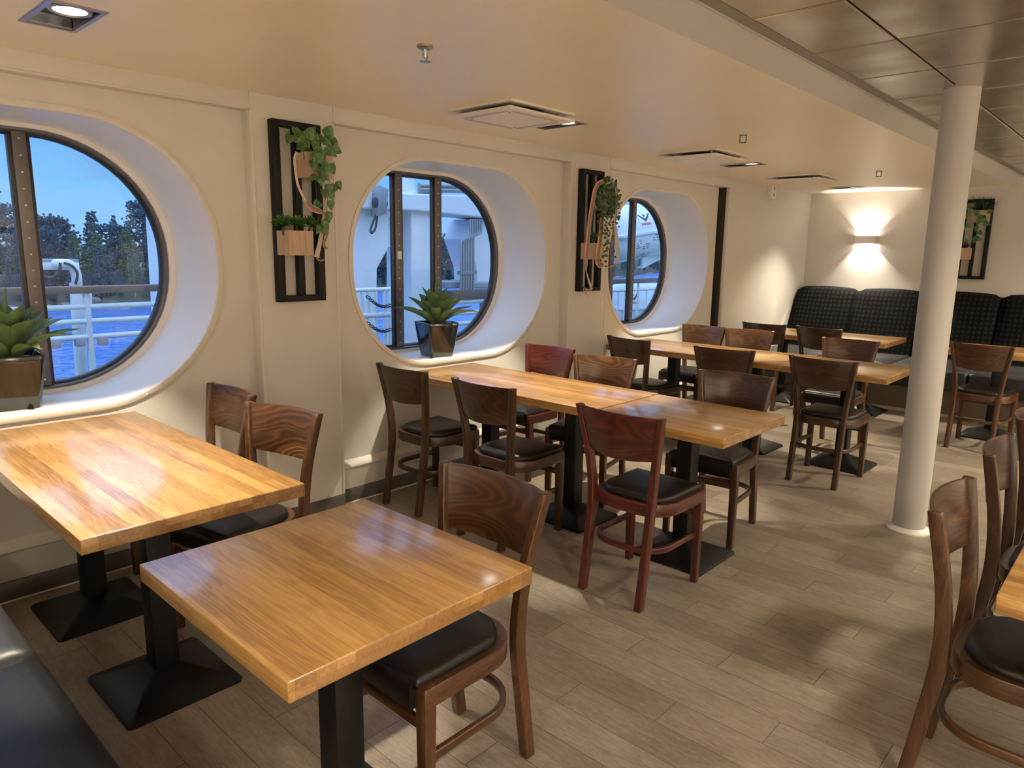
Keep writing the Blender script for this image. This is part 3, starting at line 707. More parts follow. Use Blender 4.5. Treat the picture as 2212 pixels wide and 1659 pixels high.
# ------------------------------------------------------------------ pedestal tables
def pedestal(parent, x, y, bw=.19, bd=.2):
    mb = MB(); h = .041
    mb.rings([[(x+a*h, y+b*h, z) for a, b in ((-1,-1),(1,-1),(1,1),(-1,1))] for z in (.06, .7049)]); c = mb.build('column', M['black'], parent, bevel=.006)
    mb = MB(); q = lambda sx_, sy_, z, r=.02: [(x+a, y+b, z) for a, b in rrect(sx_, sy_, r, 4)]
    mb.rings([q(bw, bd, 0), q(bw, bd, .009), q(bw-.006, bd-.006, .014), q(.046, .046, .075, .008)])
    mb.build('base_plate', M['black'], c, ang=25)
    mb = MB(); mb.box((x-.14, y-.14, .700), (x+.14, y+.14, .7055)); mb.build('mounting_plate', M['black'], c)
def table(x0, x1, y0, y1, peds, label, group):
    cx, cy = (x0+x1)/2, (y0+y1)/2; t = thing('pedestal_table', label, 'table', (cx, cy, 0), 0, group)
    mb = MB(); mb.box((x0-cx, y0-cy, .7055), (x1-cx, y1-cy, .75)); mb.build('tabletop', M['oak'], t, bevel=.004, seg=3)
    for px, py in peds: pedestal(t, px-cx, py-cy)
    return t
GT = 'oak pedestal tables'
table(.515, 1.17, 1.99, 3.455, [(.845, 2.42), (.85, 3.15)], 'long oak table under the first window on two black pedestals', GT)
table(.568, 1.222, 1.05, 1.735, [(.895, 1.395)], 'square oak table in the foreground on one black pedestal', GT)
table(2.735, 3.34, 1.9895, 3.455, [(3.115, 2.39), (3.11, 3.05)], 'long oak table under the middle window', GT)
table(2.690, 3.322, 1.285, 1.9815, [(3.10, 1.665)], 'square oak table pushed against the middle window table, beside the red chair', GT)
table(4.865, 5.52, 1.930, 3.43, [(5.335, 2.33), (5.34, 3.05)], 'long oak table under the third window', GT)
table(4.845, 5.50, 1.253, 1.924, [(5.335, 1.63)], 'square oak table at the aisle end of the third window table', GT)
table(6.80, 7.465, 1.806, 3.28, [(7.40, 2.13), (7.39, 2.95)], 'oak table along the far bench left of the white column', GT)
table(6.80, 7.45, -.10, 1.352, [(7.12, 1.0), (7.12, .25)], 'oak table along the far bench right of the white column', GT)
table(1.852, 3.30, -.46, .205, [(2.2, -.275), (2.95, -.275)], 'oak table cut off by the right picture edge', GT)

# ------------------------------------------------------------------ far banquette bench
b0 = thing('banquette_bench', 'long black houndstooth upholstered bench along the far wall', 'bench', (7.69, 0, 0))
BX = 7.69
mb = MB(); mb.box((0, Y0+.02, .03), (1.33, 3.40, .262)); mb.build('plinth', M['plinth'], b0)
mb = MB(); mb.box((-.004, Y0+.02, 0), (.02, 3.40, .03)); mb.build('plinth_strip', M['strip'], b0)
ys = [3.40, 2.70, 2.00, 1.30, .60, -.10, -.80, -1.5, -2.2, -2.9, -3.6, -4.3]
for a, b in zip(ys, ys[1:]):
    y1, y0 = a-.003, b+.003
    mb = MB()                                              # seat pad
    rs = []
    for k, z in ((.988, .264), (1, .272), (1, .42), (.985, .445), (.95, .456), (.6, .462)):
        hw, hh = .475, (y1-y0)/2
        rs.append([(.385+p*(1 if k > .97 else 1-(1-k)*.6), (y0+y1)/2+q*(1 if k > .97 else 1-(1-k)*.4), z) for p, q in rrect(hw*(k if k > .95 else k), hh*(k if k > .95 else k), .03, 4)])
    mb.rings(rs); mb.build('seat_pad', M['benchleather'], b0, ang=60)
    mb = MB(); rs = []                                     # tall back pad with a rounded crown
    ny = 10
    for i in range(ny+1):
        u = -1+2*i/ny; y = (y0+y1)/2+u*(y1-y0)/2
        e = max(0, abs(u)-.9)/.1; bul = .05*(1-u**4)-.02*e*e; top = 1.128+.022*(1-u*u)-.03*e*e
        prof = [(.83-bul, .44), (.93-bul, .72), (1.06-bul, 1.03), (1.085-bul*.8, top-.055), (1.115-bul*.5, top-.015), (1.16, top), (1.22, top-.004), (1.25, top-.03), (1.25, .44)]
        rs.append([(x, y, z) for x, z in prof])
    mb.rings(rs); mb.build('back_pad', M['check'], b0, ang=60)
mb = MB(); mb.box((1.24, Y0+.02, .26), (1.345, 3.40, 1.10)); mb.build('back_frame', M['black'], b0)

# near bench in the lower left corner
b1 = thing('leather_bench', 'dark leather bench seat in the lower left corner of the picture', 'bench', (.12, 2.0, 0))
mb = MB(); mb.box((-.28, -1.35, 0), (.22, 1.40, .30)); mb.build('plinth', M['plinth'], b1)
for a, b in ((-1.36, .068), (.074, 1.42)):
    mb = MB(); rs = []
    for k, z in ((.0, .305), (.0, .40), (.006, .43), (.02, .446), (.05, .454), (.12, .458)):
        rs.append([((-.0)+p, (a+b)/2+q, z) for p, q in rrect(.30-k, (b-a)/2-k*.8, .03, 5)])
    mb.rings(rs); mb.build('seat_pad', M['benchleather'] if a > 0 else M['leatherblue2'], b1, ang=60)
mb = MB(); mb.box((-.46, -1.36, .0), (-.30, 1.42, .98)); mb.build('back_pad', M['check'], b1, bevel=.03, seg=3)
# ------------------------------------------------------------------ ceiling fittings
def spot(parent, loc, aim, power, size, blend, r=.02, col=WARM):
    l = bpy.data.lights.new('downlight_beam', 'SPOT'); l.energy = power; l.spot_size = math.radians(size); l.spot_blend = blend
    l.shadow_soft_size = r; l.color = col
    o = bpy.data.objects.new('downlight_beam', l); C.objects.link(o); o.parent = parent; o.location = loc
    o.rotation_euler = (Vector(aim)-Vector(loc)).to_track_quat('-Z', 'Y').to_euler(); return o
def downlight(x, y, z, label, aim, power, size=68, flip=1, blend=.28, rad=.02, group='rectangular downlights above the window tables'):
    t = thing('downlight', label, 'ceiling light', (x, y, z), 0, group)
    a, b = DW, DH; mb = MB()
    def rc(hx, hy, zz): return [(-hx, -hy, zz), (hx, -hy, zz), (hx, hy, zz), (-hx, hy, zz)]
    mb.rings([rc(a, b, 0), rc(a, b, -.004), rc(a-.003, b-.003, -.006), rc(a-.018, b-.018, -.006), rc(a-.018, b-.018, .004)], cap0=False, cap1=False)
    mb.build('frame', M['steel'], t, bevel=0, smooth=False)
    mb = MB(); mb.rings([rc(a-.0175, b-.0175, .003), rc(a-.02, b-.02, .10)], cap0=False); mb.build('housing', M['darksteel'], t, smooth=False, recalc=False)
    mb = MB(); mb.box((-a+.02, -b+.02, .002), (a-.02, -b+.024, .035)); mb.build('reflector', M['bright'], t, smooth=False)
    mb = MB(); mb.box((-a+.02, b-.024, .002), (a-.02, b-.02, .035)); mb.build('reflector', M['bright'], t, smooth=False)
    yb_ = -.075*flip
    for yy, lit in ((yb_, True), (-yb_, False)):
        rr = .058
        if not lit: continue
        tilt = Vector((0, .22*flip, 0))
        mb = MB(); mb.lathe([(.066, .02), (.066, -.002), (.060, -.008), (.050, -.004), (.047, .012)], (0, yy, .004), 28, cap=False); g_ = mb.build('lamp_ring', M['steel'], t)
        mb = MB(); mb.lathe([(.047, .010), (.047, .0095)], (0, yy, .001), 28); mb.build('lamp', M['bulb'], g_)
    spot(t, (0, yb_, -.004), Vector(aim)-Vector((x, y, z)), power, size, blend, rad)
    return t
DLAB = ['rectangular recessed downlight at the upper left picture edge, its lamp lit', 'recessed downlight behind the large square ceiling vent',
        'lit recessed downlight beside the second ceiling vent', 'lit recessed downlight nearest the far wall']
aims = [(.82, 2.74, 0), (3.30, 2.74, 0), (5.65, 2.74, 0), (7.95, 2.62, 0)]
for k, (x, y) in enumerate(DL):
    t = downlight(x, y, ZC, DLAB[k], aims[k], SPOT_W, 68 if k < 3 else 100, 1, .28 if k < 3 else .85)
    if k == 3: spot(t, (0, .075, -.004), Vector((8.2, YP, .82))-Vector((x, y, ZC)), 26, 11, 1.0, .01, (1, .80, .50))  # added narrow beam standing in for the reflected streak on the side wall
# unseen fill lamps added in the aisle and saloon ceiling, right and behind
RL = [(1.0, -.6), (3.6, -.6), (6.2, -.6), (8.2, -.6), (-1.2, .2), (-1.4, -2.2), (1.6, -2.8), (4.6, -2.8), (7.4, -2.8)]
for k, (x, y) in enumerate(RL):
    downlight(x, y, ZM, 'added fill downlight in the metal tile ceiling, out of the picture', (x, y, 0), FILL_W*(2.4 if x > 6 else 1), size=150, blend=.8, rad=.14, group='added fill downlights in the metal ceiling')

def vent(x0, x1, y0, y1, holes, label):
    cx, cy = (x0+x1)/2, (y0+y1)/2; a, b = (x1-x0)/2, (y1-y0)/2
    t = thing('ceiling_vent', label, 'air vent', (cx, cy, ZC), 0, 'square white ceiling vents')
    def rc(hx, hy, zz): return [(-hx, -hy, zz), (hx, -hy, zz), (hx, hy, zz), (-hx, hy, zz)]
    mb = MB(); mb.rings([rc(a, b, 0), rc(a, b, -.012), rc(a-.03, b-.03, -.012), rc(a-.045, b-.045, -.002)], cap0=False, cap1=True); mb.build('frame', M['whiteplastic'], t, smooth=False)
    mb = MB(); mb.lathe([(.175, -.004), (.17, -.0025)], (0, 0, -.002), 40); mb.build('duct_opening', M['darksteel'], t)
    mb = MB(); z0, z1 = -.043, -.037
    mb.rings([rc(a, b, z1+.004), rc(a, b, z0), rc(a-.004, b-.004, z0-.003)]); p = mb.build('cover_plate', M['whiteplastic'], t, smooth=False)
    for sx_ in (-1, 1):
        for sy_ in (-1, 1):
            mb = MB(); mb.cyl((sx_*(a-.07), sy_*(b-.07), -.003), (sx_*(a-.07), sy_*(b-.07), z1+.004), .005, 8); mb.box((sx_*(a-.07)-.014, sy_*(b-.07)-.003, -.022), (sx_*(a-.07)+.014, sy_*(b-.07)+.003, -.016)); mb.build('hanger', M['screw'], t)
            mb = MB(); mb.lathe([(.007, 0), (.005, -.003)], (sx_*(a-.09), sy_*(b-.09), z0-.003), 10); mb.build('screw', M['screw'], p)
    if holes:                                              # four rows of short slots round the plate
        mb = MB(); n = 26
        for i in range(n):
            u = -1+2*(i+.5)/n
            for s in (-1, 1):
                mb.box((u*(a-.07)-.0035, s*(b-.055)-.014, z0-.0036), (u*(a-.07)+.0035, s*(b-.055)+.014, z0-.0029))
                mb.box((s*(a-.055)-.014, u*(b-.07)-.0035, z0-.0036), (s*(a-.055)+.014, u*(b-.07)+.0035, z0-.0029))
        mb.build('slots', M['slot'], p, smooth=False)
M['slot'] = mat('vent_slot_shadow', (.42, .37, .31), .7, build=nz(.1, 30))
vent(2.70, 3.215, 2.53, 2.985, True, 'large square ceiling vent with a slotted hanging plate')
vent(4.835, 5.35, 2.525, 2.995, False, 'second square ceiling vent, left of a lit downlight')
vent(6.845, 7.315, 2.53, 3.02, False, 'smallest square ceiling vent, nearest the far wall')
# sprinkler
t = thing('fire_sprinkler', 'brass fire sprinkler hanging from the low ceiling', 'sprinkler', (1.834, 2.156, ZC))
mb = MB(); mb.lathe([(.030, 0), (.030, -.008), (.022, -.014), (.018, -.014)], seg=20); mb.build('escutcheon', M['steel'], t)
mb = MB(); mb.lathe([(.009, -.012), (.009, -.03), (.006, -.034), (.006, -.044)], seg=12)
for s in (-1, 1): mb.tube(spline([(s*.008, 0, -.028), (s*.013, 0, -.040), (s*.004, 0, -.054)], 4), .0022, 6)
mb.build('sprinkler_body', M['steel'], t)
mb = MB()
mb.lathe([(.008, -.054), (.015, -.055), (.015, -.057), (.008, -.058)], seg=20)
for i in range(12): a = 2*PI*i/12; mb.box((-.0028, .014, -.0575), (.0028, .021, -.0555), mtx=Matrix.Rotation(a, 4, 'Z'))
mb.build('deflector', M['steel'], t, smooth=False)
for (x, y), lb in (((4.42, 2.128), 'small square metal ceiling hook above the second vent'), ((6.95, 2.054), 'small square metal ceiling hook near the far wall')):
    t = thing('ceiling_hook', lb, 'hook', (x, y, ZC), math.radians(-62), 'square ceiling hooks')
    mb = MB(); 
    for q in (((-.022, -.003, -.045), (-.015, .003, 0)), ((.015, -.003, -.045), (.022, .003, 0)), ((-.022, -.003, -.052), (.022, .003, -.045)), ((-.022, -.003, -.006), (.022, .003, 0))): mb.box(*q)
    mb.build('bracket', M['darksteel'], t, smooth=False)
# twin socket high on the side wall
p = onY(1663, 415, YP)
t = thing('wall_socket', 'white twin power socket high on the side wall under the ceiling', 'socket', (p.x, YP, p.z))
mb = MB(); mb.box((-.055, -.05, -.075), (.055, 0, .075)); mb.build('casing', M['whiteplastic'], t, bevel=.006)
for s in (-1, 1):
    mb = MB(); mb.lathe([(.021, -.052), (.021, -.050), (.017, -.0495)], (0.0, 0, s*.034), 20, axis='y'); o = mb.build('outlet', M['slot'], t)
    mb = MB()
    for d in (-.008, .008): mb.cyl((d, -.0535, s*.034), (d, -.051, s*.034), .003, 8)
    mb.build('pin_hole', M['black'], o)

# wall sconces: open box lamps throwing light up and down
def sconce(y, z, label, power=36, loc=None, rz=0, sz=88):
    t = thing('wall_sconce', label, 'wall lamp', loc or (X1, y, z), rz, 'white box wall lamps')
    hw, hh, d = .122, .043, .085
    mb = MB(); w_ = .004
    mb.box((-d, -hw, -hh), (-d+w_, hw, hh)); mb.box((-d, -hw, -hh), (0, -hw+w_, hh)); mb.box((-d, hw-w_, -hh), (0, hw, hh)); mb.box((-w_, -hw, -hh), (0, hw, hh))
    mb.build('housing', M['whiteplastic'], t, smooth=False)
    mb = MB(); mb.box((-d+.012, -.05, -.008), (-.012, .05, .008)); mb.build('lamp', M['sconcebulb'], t, bevel=.004)
    for s in (-1, 1):
        for yy, pw in ((.035, .5), (-.035, .5)):
            l = bpy.data.lights.new('sconce_beam', 'SPOT'); l.energy = power*pw*(.75 if s > 0 else 1); l.spot_size = math.radians(sz); l.spot_blend = .06; l.shadow_soft_size = .012; l.color = (1, .88, .74)
            o = bpy.data.objects.new('sconce_beam', l); C.objects.link(o); o.parent = t; o.location = (-.035, yy, s*.012)
            o.rotation_euler = (0 if s < 0 else PI, 0, 0)
sconce(2.726, 1.695, 'lit white box wall lamp glowing up and down on the far wall')
sconce(.42, 1.695, 'box wall lamp beyond the right picture edge on the far wall')
sconce(-3.0, 1.695, 'box wall lamp mirrored in the middle window glass')

for k, x in enumerate((-1.5, .6, 2.7, 4.8, 6.9)): sconce(0, 0, 'added fill lamp on the inner wall, out of the picture', 250, (x, Y0, 1.695), -PI/2, 150)  # unseen lamps added to throw fill light onto the ceilings
for y in (-3.2, -1.0, 1.4): sconce(0, 0, 'added fill lamp on the wall behind the viewpoint', 230, (X0, y, 1.695), PI, 150)  # more added fill lamps, unseen behind the camera
# ------------------------------------------------------------------ wall planters, plants, ribbons
def frame(loc, rz, h, label, box_shift=0.0):
    t = thing('plant_frame', label, 'wall planter', loc, rz, 'black wall frames with planter boxes'); W_, b = .276, .040
    y0, y1 = -.048, -.0005; hh = h/2
    mb = MB()
    mb.box((-W_/2, y0, -hh), (-W_/2+b, y1, hh)); mb.box((W_/2-b, y0, -hh), (W_/2, y1, hh))
    mb.box((-W_/2+b, y0, hh-b*.8), (W_/2-b, y1, hh)); mb.box((-W_/2+b, y0, -hh), (W_/2-b, y1, -hh+b*.8))
    mb.build('outer_frame', M['blackframe'], t, bevel=.004)
    mb = MB(); mb.box((-.018, y0+.004, -hh+b*.8), (.018, y1-.004, hh-b*.8)); mb.build('centre_bar', M['blackframe'], t, bevel=.003)
    for xa, xb, za, zb in ((-.022, .122, .175, .297), (-.140, -.002, -.212, -.090)):
        mb = MB(); ya, yb = -.165, y0-.0005; w_ = .007
        mb.box((xa, ya, za), (xb, ya+w_, zb)); mb.box((xa, yb-w_, za), (xb, yb, zb)); mb.box((xa, ya+w_, za), (xa+w_, yb-w_, zb)); mb.box((xb-w_, ya+w_, za), (xb, yb-w_, zb)); mb.box((xa+w_, ya+w_, za), (xb-w_, yb-w_, za+w_))
        p = mb.build('planter_box', M['boxwood'], t, smooth=False)
        mb = MB(); mb.box((xa+w_, ya+w_, zb-.035), (xb-w_, yb-w_, zb-.018)); mb.build('soil', M['bark'], p, smooth=False)
    return t
F1 = frame((2.02, YP, 1.678), 0, .905, 'black frame with pothos and succulents in two wooden boxes, between the first and middle windows')
F2 = frame((4.545, YP, 1.662), 0, .918, 'black frame with bushy ivy and ribbons, between the middle and third windows')
F3 = frame((X1, 1.648, 1.697), -PI/2, .835, 'black frame with pothos and grass on the far wall, right of the white column')

def leaf(mb, base, d, nrm, L, Wd, fold=.25, droop=.25, heart=True, n=6, mi=0):
    """a leaf blade from its base along d; nrm is the upper side"""
    d = Vector(d).normalized(); nrm = Vector(nrm); sd = d.cross(nrm).normalized(); nrm = sd.cross(d).normalized(); rows = []
    for i in range(n+1):
        u = i/n
        w_ = (math.sin(PI*min(1, u**.55))**.9 if heart else math.sin(PI*u**.75)**.8)*Wd/2 if 0 < u < 1 else .0006
        c = Vector(base)+d*(L*u)-nrm*(droop*L*u*u)
        if heart and i == 0: c = Vector(base)
        back = d*(-.10*L if heart and 0 < u < .3 else 0)
        rows.append([c-sd*w_+nrm*fold*w_+back*.6, c-sd*w_*.5+nrm*fold*.35*w_, c, c+sd*w_*.5+nrm*fold*.35*w_, c+sd*w_+nrm*fold*w_+back*.6])
    mb.grid(rows, mi)
def rv(a=1): return Vector((rnd.uniform(-a, a), rnd.uniform(-a, a), rnd.uniform(-a, a)))

def pothos(name, label, pts, vines, root, facing, L=(.045, .062)):
    """pts: (point, tip direction) of each leaf"""
    t = thing(name, label, 'plant', root); R = Vector(root); mb = MB()
    for p, d, k in pts:
        l_ = rnd.uniform(*L)*k; d = (Vector(d)+rv(.25)).normalized()
        leaf(mb, Vector(p)-R-d*l_*.45, d, Vector(facing)+rv(.45), l_, l_*.82, .22, .18)
    mb.build('foliage', M['pothos'], t, recalc=False)
    mb = MB()
    for v in vines: mb.tube([q-R for q in spline(v, 5)], .0016, 5)
    mb.build('stem', M['stem'], t); return t
def Zp(x, y, Y): return onY(640+x/5.183, 260+y/5.183, Y)
L1 = [(170,120,.2,.6),(110,185,-.4,-.2),(60,235,-.8,-.3),(20,150,-.7,-.5),(215,300,.3,-.7),(335,235,.5,-.6),(425,260,.7,-.6),(455,330,.8,-.5),(365,135,.3,-.9),(320,165,-.3,.3),
      (205,200,.2,-.4),(130,365,-.8,-.5),(40,290,-.6,-.5),(160,160,.3,.5),(260,200,.4,-.3),(250,330,.1,-.8),(380,350,.6,-.4),(90,270,-.5,-.3),
      (200,400,-.2,-1),(192,500,-.3,-1),(265,420,.1,-1),(270,505,.2,-1),(325,515,.3,-1),(398,540,.4,-1),(280,600,0,-1),(190,640,-.5,-.8),(275,670,.1,-1),(328,625,.5,-.8),
      (478,725,.5,-.8),(430,760,-.4,-.9),(320,815,-.1,-1),(398,850,.4,-.9),(368,765,.2,-1),(388,945,.1,-1),(232,945,-.7,-.6),(365,1075,.2,-1),(325,1150,0,-1),(250,1222,-.6,-.8),(305,1225,.2,-1),(300,380,.3,-.9),(215,450,-.1,-1)]
pts = []
for x, y, dx, dz in L1:
    Y = 3.285-rnd.uniform(0, .06) if y < 380 else 3.235-rnd.uniform(0, .02)
    pts.append((Zp(x, y, Y), (dx, -.25, dz), 1.2 if y < 380 else 1.0))
pts.append((onY(540+290/3.317, 200+330/3.317, 3.26), (-.9, -.2, -.35), 1.3)); pts.append((onY(540+325/3.317, 200+272/3.317, 3.27), (.7, -.2, -.2), 1.0))
base = F1.location+Vector((.05, -.11, .275))
v1 = [base, Zp(230, 380, 3.235), Zp(250, 560, 3.228), Zp(330, 720, 3.228), Zp(350, 900, 3.23), Zp(330, 1100, 3.235), Zp(300, 1220, 3.235)]
v2 = [base, Zp(320, 400, 3.236), Zp(310, 640, 3.23), Zp(370, 690, 3.23), Zp(440, 720, 3.232)]
v3 = [base, Zp(190, 330, 3.24), Zp(240, 1040, 3.24), Zp(250, 1160, 3.24)]
pothos('trailing_pothos', 'variegated pothos trailing from the upper box of the frame left of the middle window', pts, [v1, v2, v3], base, (-.3, -1, .25))
# frame on the far wall: pothos and dark grass
def Zq(x, y, X): return onX(2000+x/6.382, 400+y/6.382, X)
L3 = [(565,275,-.2,.2),(560,420,-.2,-1),(540,585,-.3,-1),(592,560,.5,-.6),(880,360,.8,-.3),(740,440,-.3,-1),(805,450,.2,-1),(718,515,-.2,-1),(832,530,.7,-.5),(800,490,.1,-1),(745,655,.6,-.5),(700,600,0,-1),(690,735,.1,-1),(668,760,-.2,-1),(720,740,.6,-.4),(600,330,-.2,-.6),(520,480,-.2,-1),(690,375,-.6,.1)]
base3 = F3.matrix_basis @ Vector((.05, -.11, .275))
pts3 = [(Zq(x, y, X1-.18-rnd.uniform(0, .02)), (-.2, -dx, dz), .98) for x, y, dx, dz in L3]
pothos('trailing_pothos', 'pothos trailing from the frame on the far wall', pts3,
       [[base3, Zq(760, 420, X1-.178), Zq(720, 560, X1-.178), Zq(690, 760, X1-.178)], [base3, Zq(590, 400, X1-.178), Zq(560, 560, X1-.178)]], base3, (-1, .3, .25), (.06, .075))
def grass(root, n, L, label, spread=.8):
    t = thing('grass_plant', label, 'plant', root); mb = MB()
    for i in range(n):
        a = rnd.uniform(0, 2*PI); s = rnd.uniform(.1, spread); d = Vector((math.cos(a)*s, math.sin(a)*s, rnd.uniform(.35, 1)))
        if d.x > 0: d.x *= .25
        leaf(mb, Vector((rnd.uniform(-.03, .03), rnd.uniform(-.05, .05), 0)), d, Vector((0, 0, 1))+rv(.5), L*rnd.uniform(.6, 1.1), .008, .1, rnd.uniform(.0, .5), False, 5)
    mb.build('blades', M['grass'], t, recalc=False); return t
grass(F3.matrix_basis @ Vector((.06, -.115, .28)), 120, .17, 'dark grass filling the upper box of the far wall frame')
grass(F3.matrix_basis @ Vector((-.075, -.115, -.108)), 40, .13, 'small grass tuft in the lower box of the far wall frame, mostly behind the column')
# ivy
base2 = F2.location+Vector((.05, -.115, .285))
t = thing('ivy_plant', 'bushy dark ivy hanging over the frame right of the middle window', 'plant', base2); mb = MB(); st = MB()
def ivleaf(p, s=1.0):
    l_ = rnd.uniform(.019, .028)*s; d = (Vector((0, -.3, -1))+rv(.8)).normalized(); leaf(mb, Vector(p)-base2-d*l_*.4, d, Vector((-.5, -1, .3))+rv(.6), l_, l_*1.05, .15, .15, True, 4)
c0 = onY(1311, 432, 3.25)
for i in range(330):
    while True:
        q = rv(1)
        if q.length < 1: break
    p = c0+Vector((q.x*.125, q.y*.075-.01, q.z*.155+.015)); ivleaf(p, 1.1)
for sx0, sx1, ey, nL in ((1290,1288,520,9),(1297,1300,505,12),(1303,1309,540,14),(1308,1310,585,18),(1314,1316,520,12),(1320,1322,500,10),(1327,1326,560,15),(1332,1331,520,12),(1300,1302,575,12),(1305,1313,560,12),(1336,1338,480,8)):
    a = onY(sx0, 430, 3.20+rnd.uniform(-.02, .03)); b_ = onY(sx1, ey, 3.20); m_ = a.lerp(b_, .5)+Vector((rnd.uniform(-.01, .01), -.015, 0))
    pth = spline([base2+Vector((0, -.02, .0)), a, m_, b_], 6); st.tube([q-base2 for q in pth], .0011, 4)
    for k in range(nL):
        f = .30+.70*k/nL; q = pth[int(f*(len(pth)-1))]; ivleaf(q+rv(.012), .95)
mb.build('foliage', M['ivy'], t, recalc=False); st.build('stem', M['stem'], t)
# succulents
def succ(p, r, label, lean):
    t = thing('succulent', label, 'plant', p, 0, 'small green succulents in the lower planter box'); mb = MB(); ax = Vector(lean).normalized()
    for k, (n_, el, L) in enumerate(((9, .15, 1.0), (9, .45, .95), (7, .8, .8), (4, 1.25, .6))):
        for i in range(n_):
            a = 2*PI*(i+.5*k)/n_; d = Vector((math.cos(a)*math.cos(el), math.sin(a)*math.cos(el), math.sin(el)))
            d = Vector((0, 0, 1)).rotation_difference(ax) @ d; u = Vector((0, 0, 1)).rotation_difference(ax) @ Vector((0, 0, 1))
            leaf(mb, ax*(.016+.004*k), d, u, r*L, r*.34, .5, -.15, False, 5)
    mb.build('rosette', M['succ'], t, recalc=False)
    mb = MB(); mb.cyl((0, 0, -.035), ax*.02, .006, 8); mb.build('stem', M['stem'], t)
for (x, y), lb, ln in (((235, 935), 'spiky green succulent at the left end of the lower planter box', (-.3, -.5, 1)), ((330, 938), 'spiky green succulent in the middle of the lower planter box', (0, -.6, 1)), ((415, 930), 'spiky green succulent at the right end of the lower planter box', (.3, -.6, 1))):
    p = onY(540+x/3.317, 200+y/3.317, 3.305); p.z = 1.600; succ(p, .062, lb, ln)
p = onY(1281, 505, 3.305); p.z = 1.586; succ(p, .070, 'spiky green succulent in the lower box of the ivy frame', (0, -.6, 1))
# two-stage ribbons
def ribbon(label, runs, group='striped ribbons on the plant frames'):
    t = None
    for path, wd, mt in runs:
        P = spline(path, 8); c = P[0] if t is None else Vector(t.location)
        if t is None: t = thing('striped_ribbon', label, 'ribbon', c, 0, group)
        mb = MB(); uv = []; th = .0012; vs_rows = []
        for i, p in enumerate(P):
            tn = (P[min(i+1, len(P)-1)]-P[max(i-1, 0)]).normalized(); view = Vector((.45, .9, 0)); sd = tn.cross(view)
            sd = sd.normalized() if sd.length > 1e-4 else Vector((1, 0, 0)); tw = wd if not callable(wd) else wd(i/(len(P)-1)); nrm = sd.cross(tn).normalized()
            q = p-c; vs_rows.append([q-sd*tw/2-nrm*th/2, q+sd*tw/2-nrm*th/2, q+sd*tw/2+nrm*th/2, q-sd*tw/2+nrm*th/2]); uv += [(0, 0), (1, 0), (1, 0), (0, 0)]
        mb.rings(vs_rows); mb.build('ribbon_strip', M[mt], t, uv=uv)
    return t
A = lambda x, y, Y: onY(540+x/3.317, 200+y/3.317, Y)
ribbon('long striped ribbon looping from the pothos box to the lower box', [
    ([A(335, 425, 3.228), A(320, 470, 3.222), A(326, 560, 3.222), A(345, 665, 3.222), A(398, 780, 3.225)], .012, 'ribbonback'),
    ([A(398, 780, 3.225), A(440, 822, 3.225), A(490, 848, 3.225), A(534, 866, 3.225)], lambda u: .006+.024*math.sin(PI*u), 'ribbon')])
ribbon('pale ribbon hanging straight down beside the pothos with a folded orange end', [
    ([A(520, 700, 3.255), A(536, 790, 3.25), A(530, 900, 3.25), A(508, 1040, 3.25), A(484, 1150, 3.25), A(478, 1180, 3.25)], lambda u: .012+.014*u, 'ribbonback'),
    ([A(478, 1180, 3.25), A(490, 1198, 3.248), A(512, 1204, 3.248), A(530, 1195, 3.248)], .008, 'ribbon'),
    ([A(545, 880, 3.25), A(560, 960, 3.248), A(548, 1030, 3.248), A(530, 1080, 3.248), A(540, 1110, 3.245), A(556, 1118, 3.245)], .012, 'ribbon')])
B = lambda x, y, Y: onY(1240+x/6.91, 420+y/6.91, Y)
ribbon('red and green striped ribbon at the left of the ivy, reaching the frame bottom', [
    ([onY(1304, 391, 3.20), onY(1293, 397, 3.19), onY(1285, 412, 3.19), B(285, 80, 3.2), B(240, 350, 3.22), B(205, 700, 3.23), B(185, 960, 3.235), B(180, 1140, 3.24)], lambda u: .031-.020*max(0, u-.8)/.2, 'ribbon'),
    ([B(180, 1140, 3.24), B(215, 1270, 3.25), B(265, 1420, 3.26)], lambda u: .006+.016*u, 'ribbonback'),
    ([B(265, 1425, 3.26), B(215, 1430, 3.262), B(155, 1400, 3.265)], .012, 'ribbon'),
    ([B(140, 1390, 3.265), B(150, 1450, 3.262), B(175, 1485, 3.26), B(165, 1450, 3.258), B(190, 1420, 3.255), B(200, 1450, 3.25), B(175, 1460, 3.25), B(215, 1530, 3.25)], .005, 'ribbonback')])
ribbon('orange edged ribbon with a curled end hanging in front of the wooden box', [
    ([onY(1300, 470, 3.24), B(405, 520, 3.225), B(392, 640, 3.22), B(368, 820, 3.22), B(352, 960, 3.22), B(350, 1010, 3.22), B(375, 1040, 3.215), B(410, 1030, 3.21)], .036, 'ribbon'),
    ([B(360, 1050, 3.215), B(385, 1075, 3.21), B(420, 1065, 3.21), B(425, 1040, 3.205), B(395, 1030, 3.205)], .022, 'ribbon')])
ribbon('ribbon hanging at the right of the ivy and curling in front of the third window', [
    ([onY(1316, 391, 3.20), onY(1327, 398, 3.19), B(635, -40, 3.19), B(640, 100, 3.19), B(628, 300, 3.19), B(612, 430, 3.19)], lambda u: .022-.010*u, 'ribbon'),
    ([B(612, 430, 3.19), B(625, 560, 3.185), B(640, 720, 3.18), B(655, 880, 3.18), B(650, 980, 3.18), B(620, 1050, 3.18)], lambda u: .010+.026*math.sin(PI*u), 'ribbonback'),
    ([B(620, 1050, 3.18), B(570, 1085, 3.185), B(520, 1085, 3.19), B(470, 1062, 3.2)], lambda u: .020*(1-u)+.004, 'ribbon')])

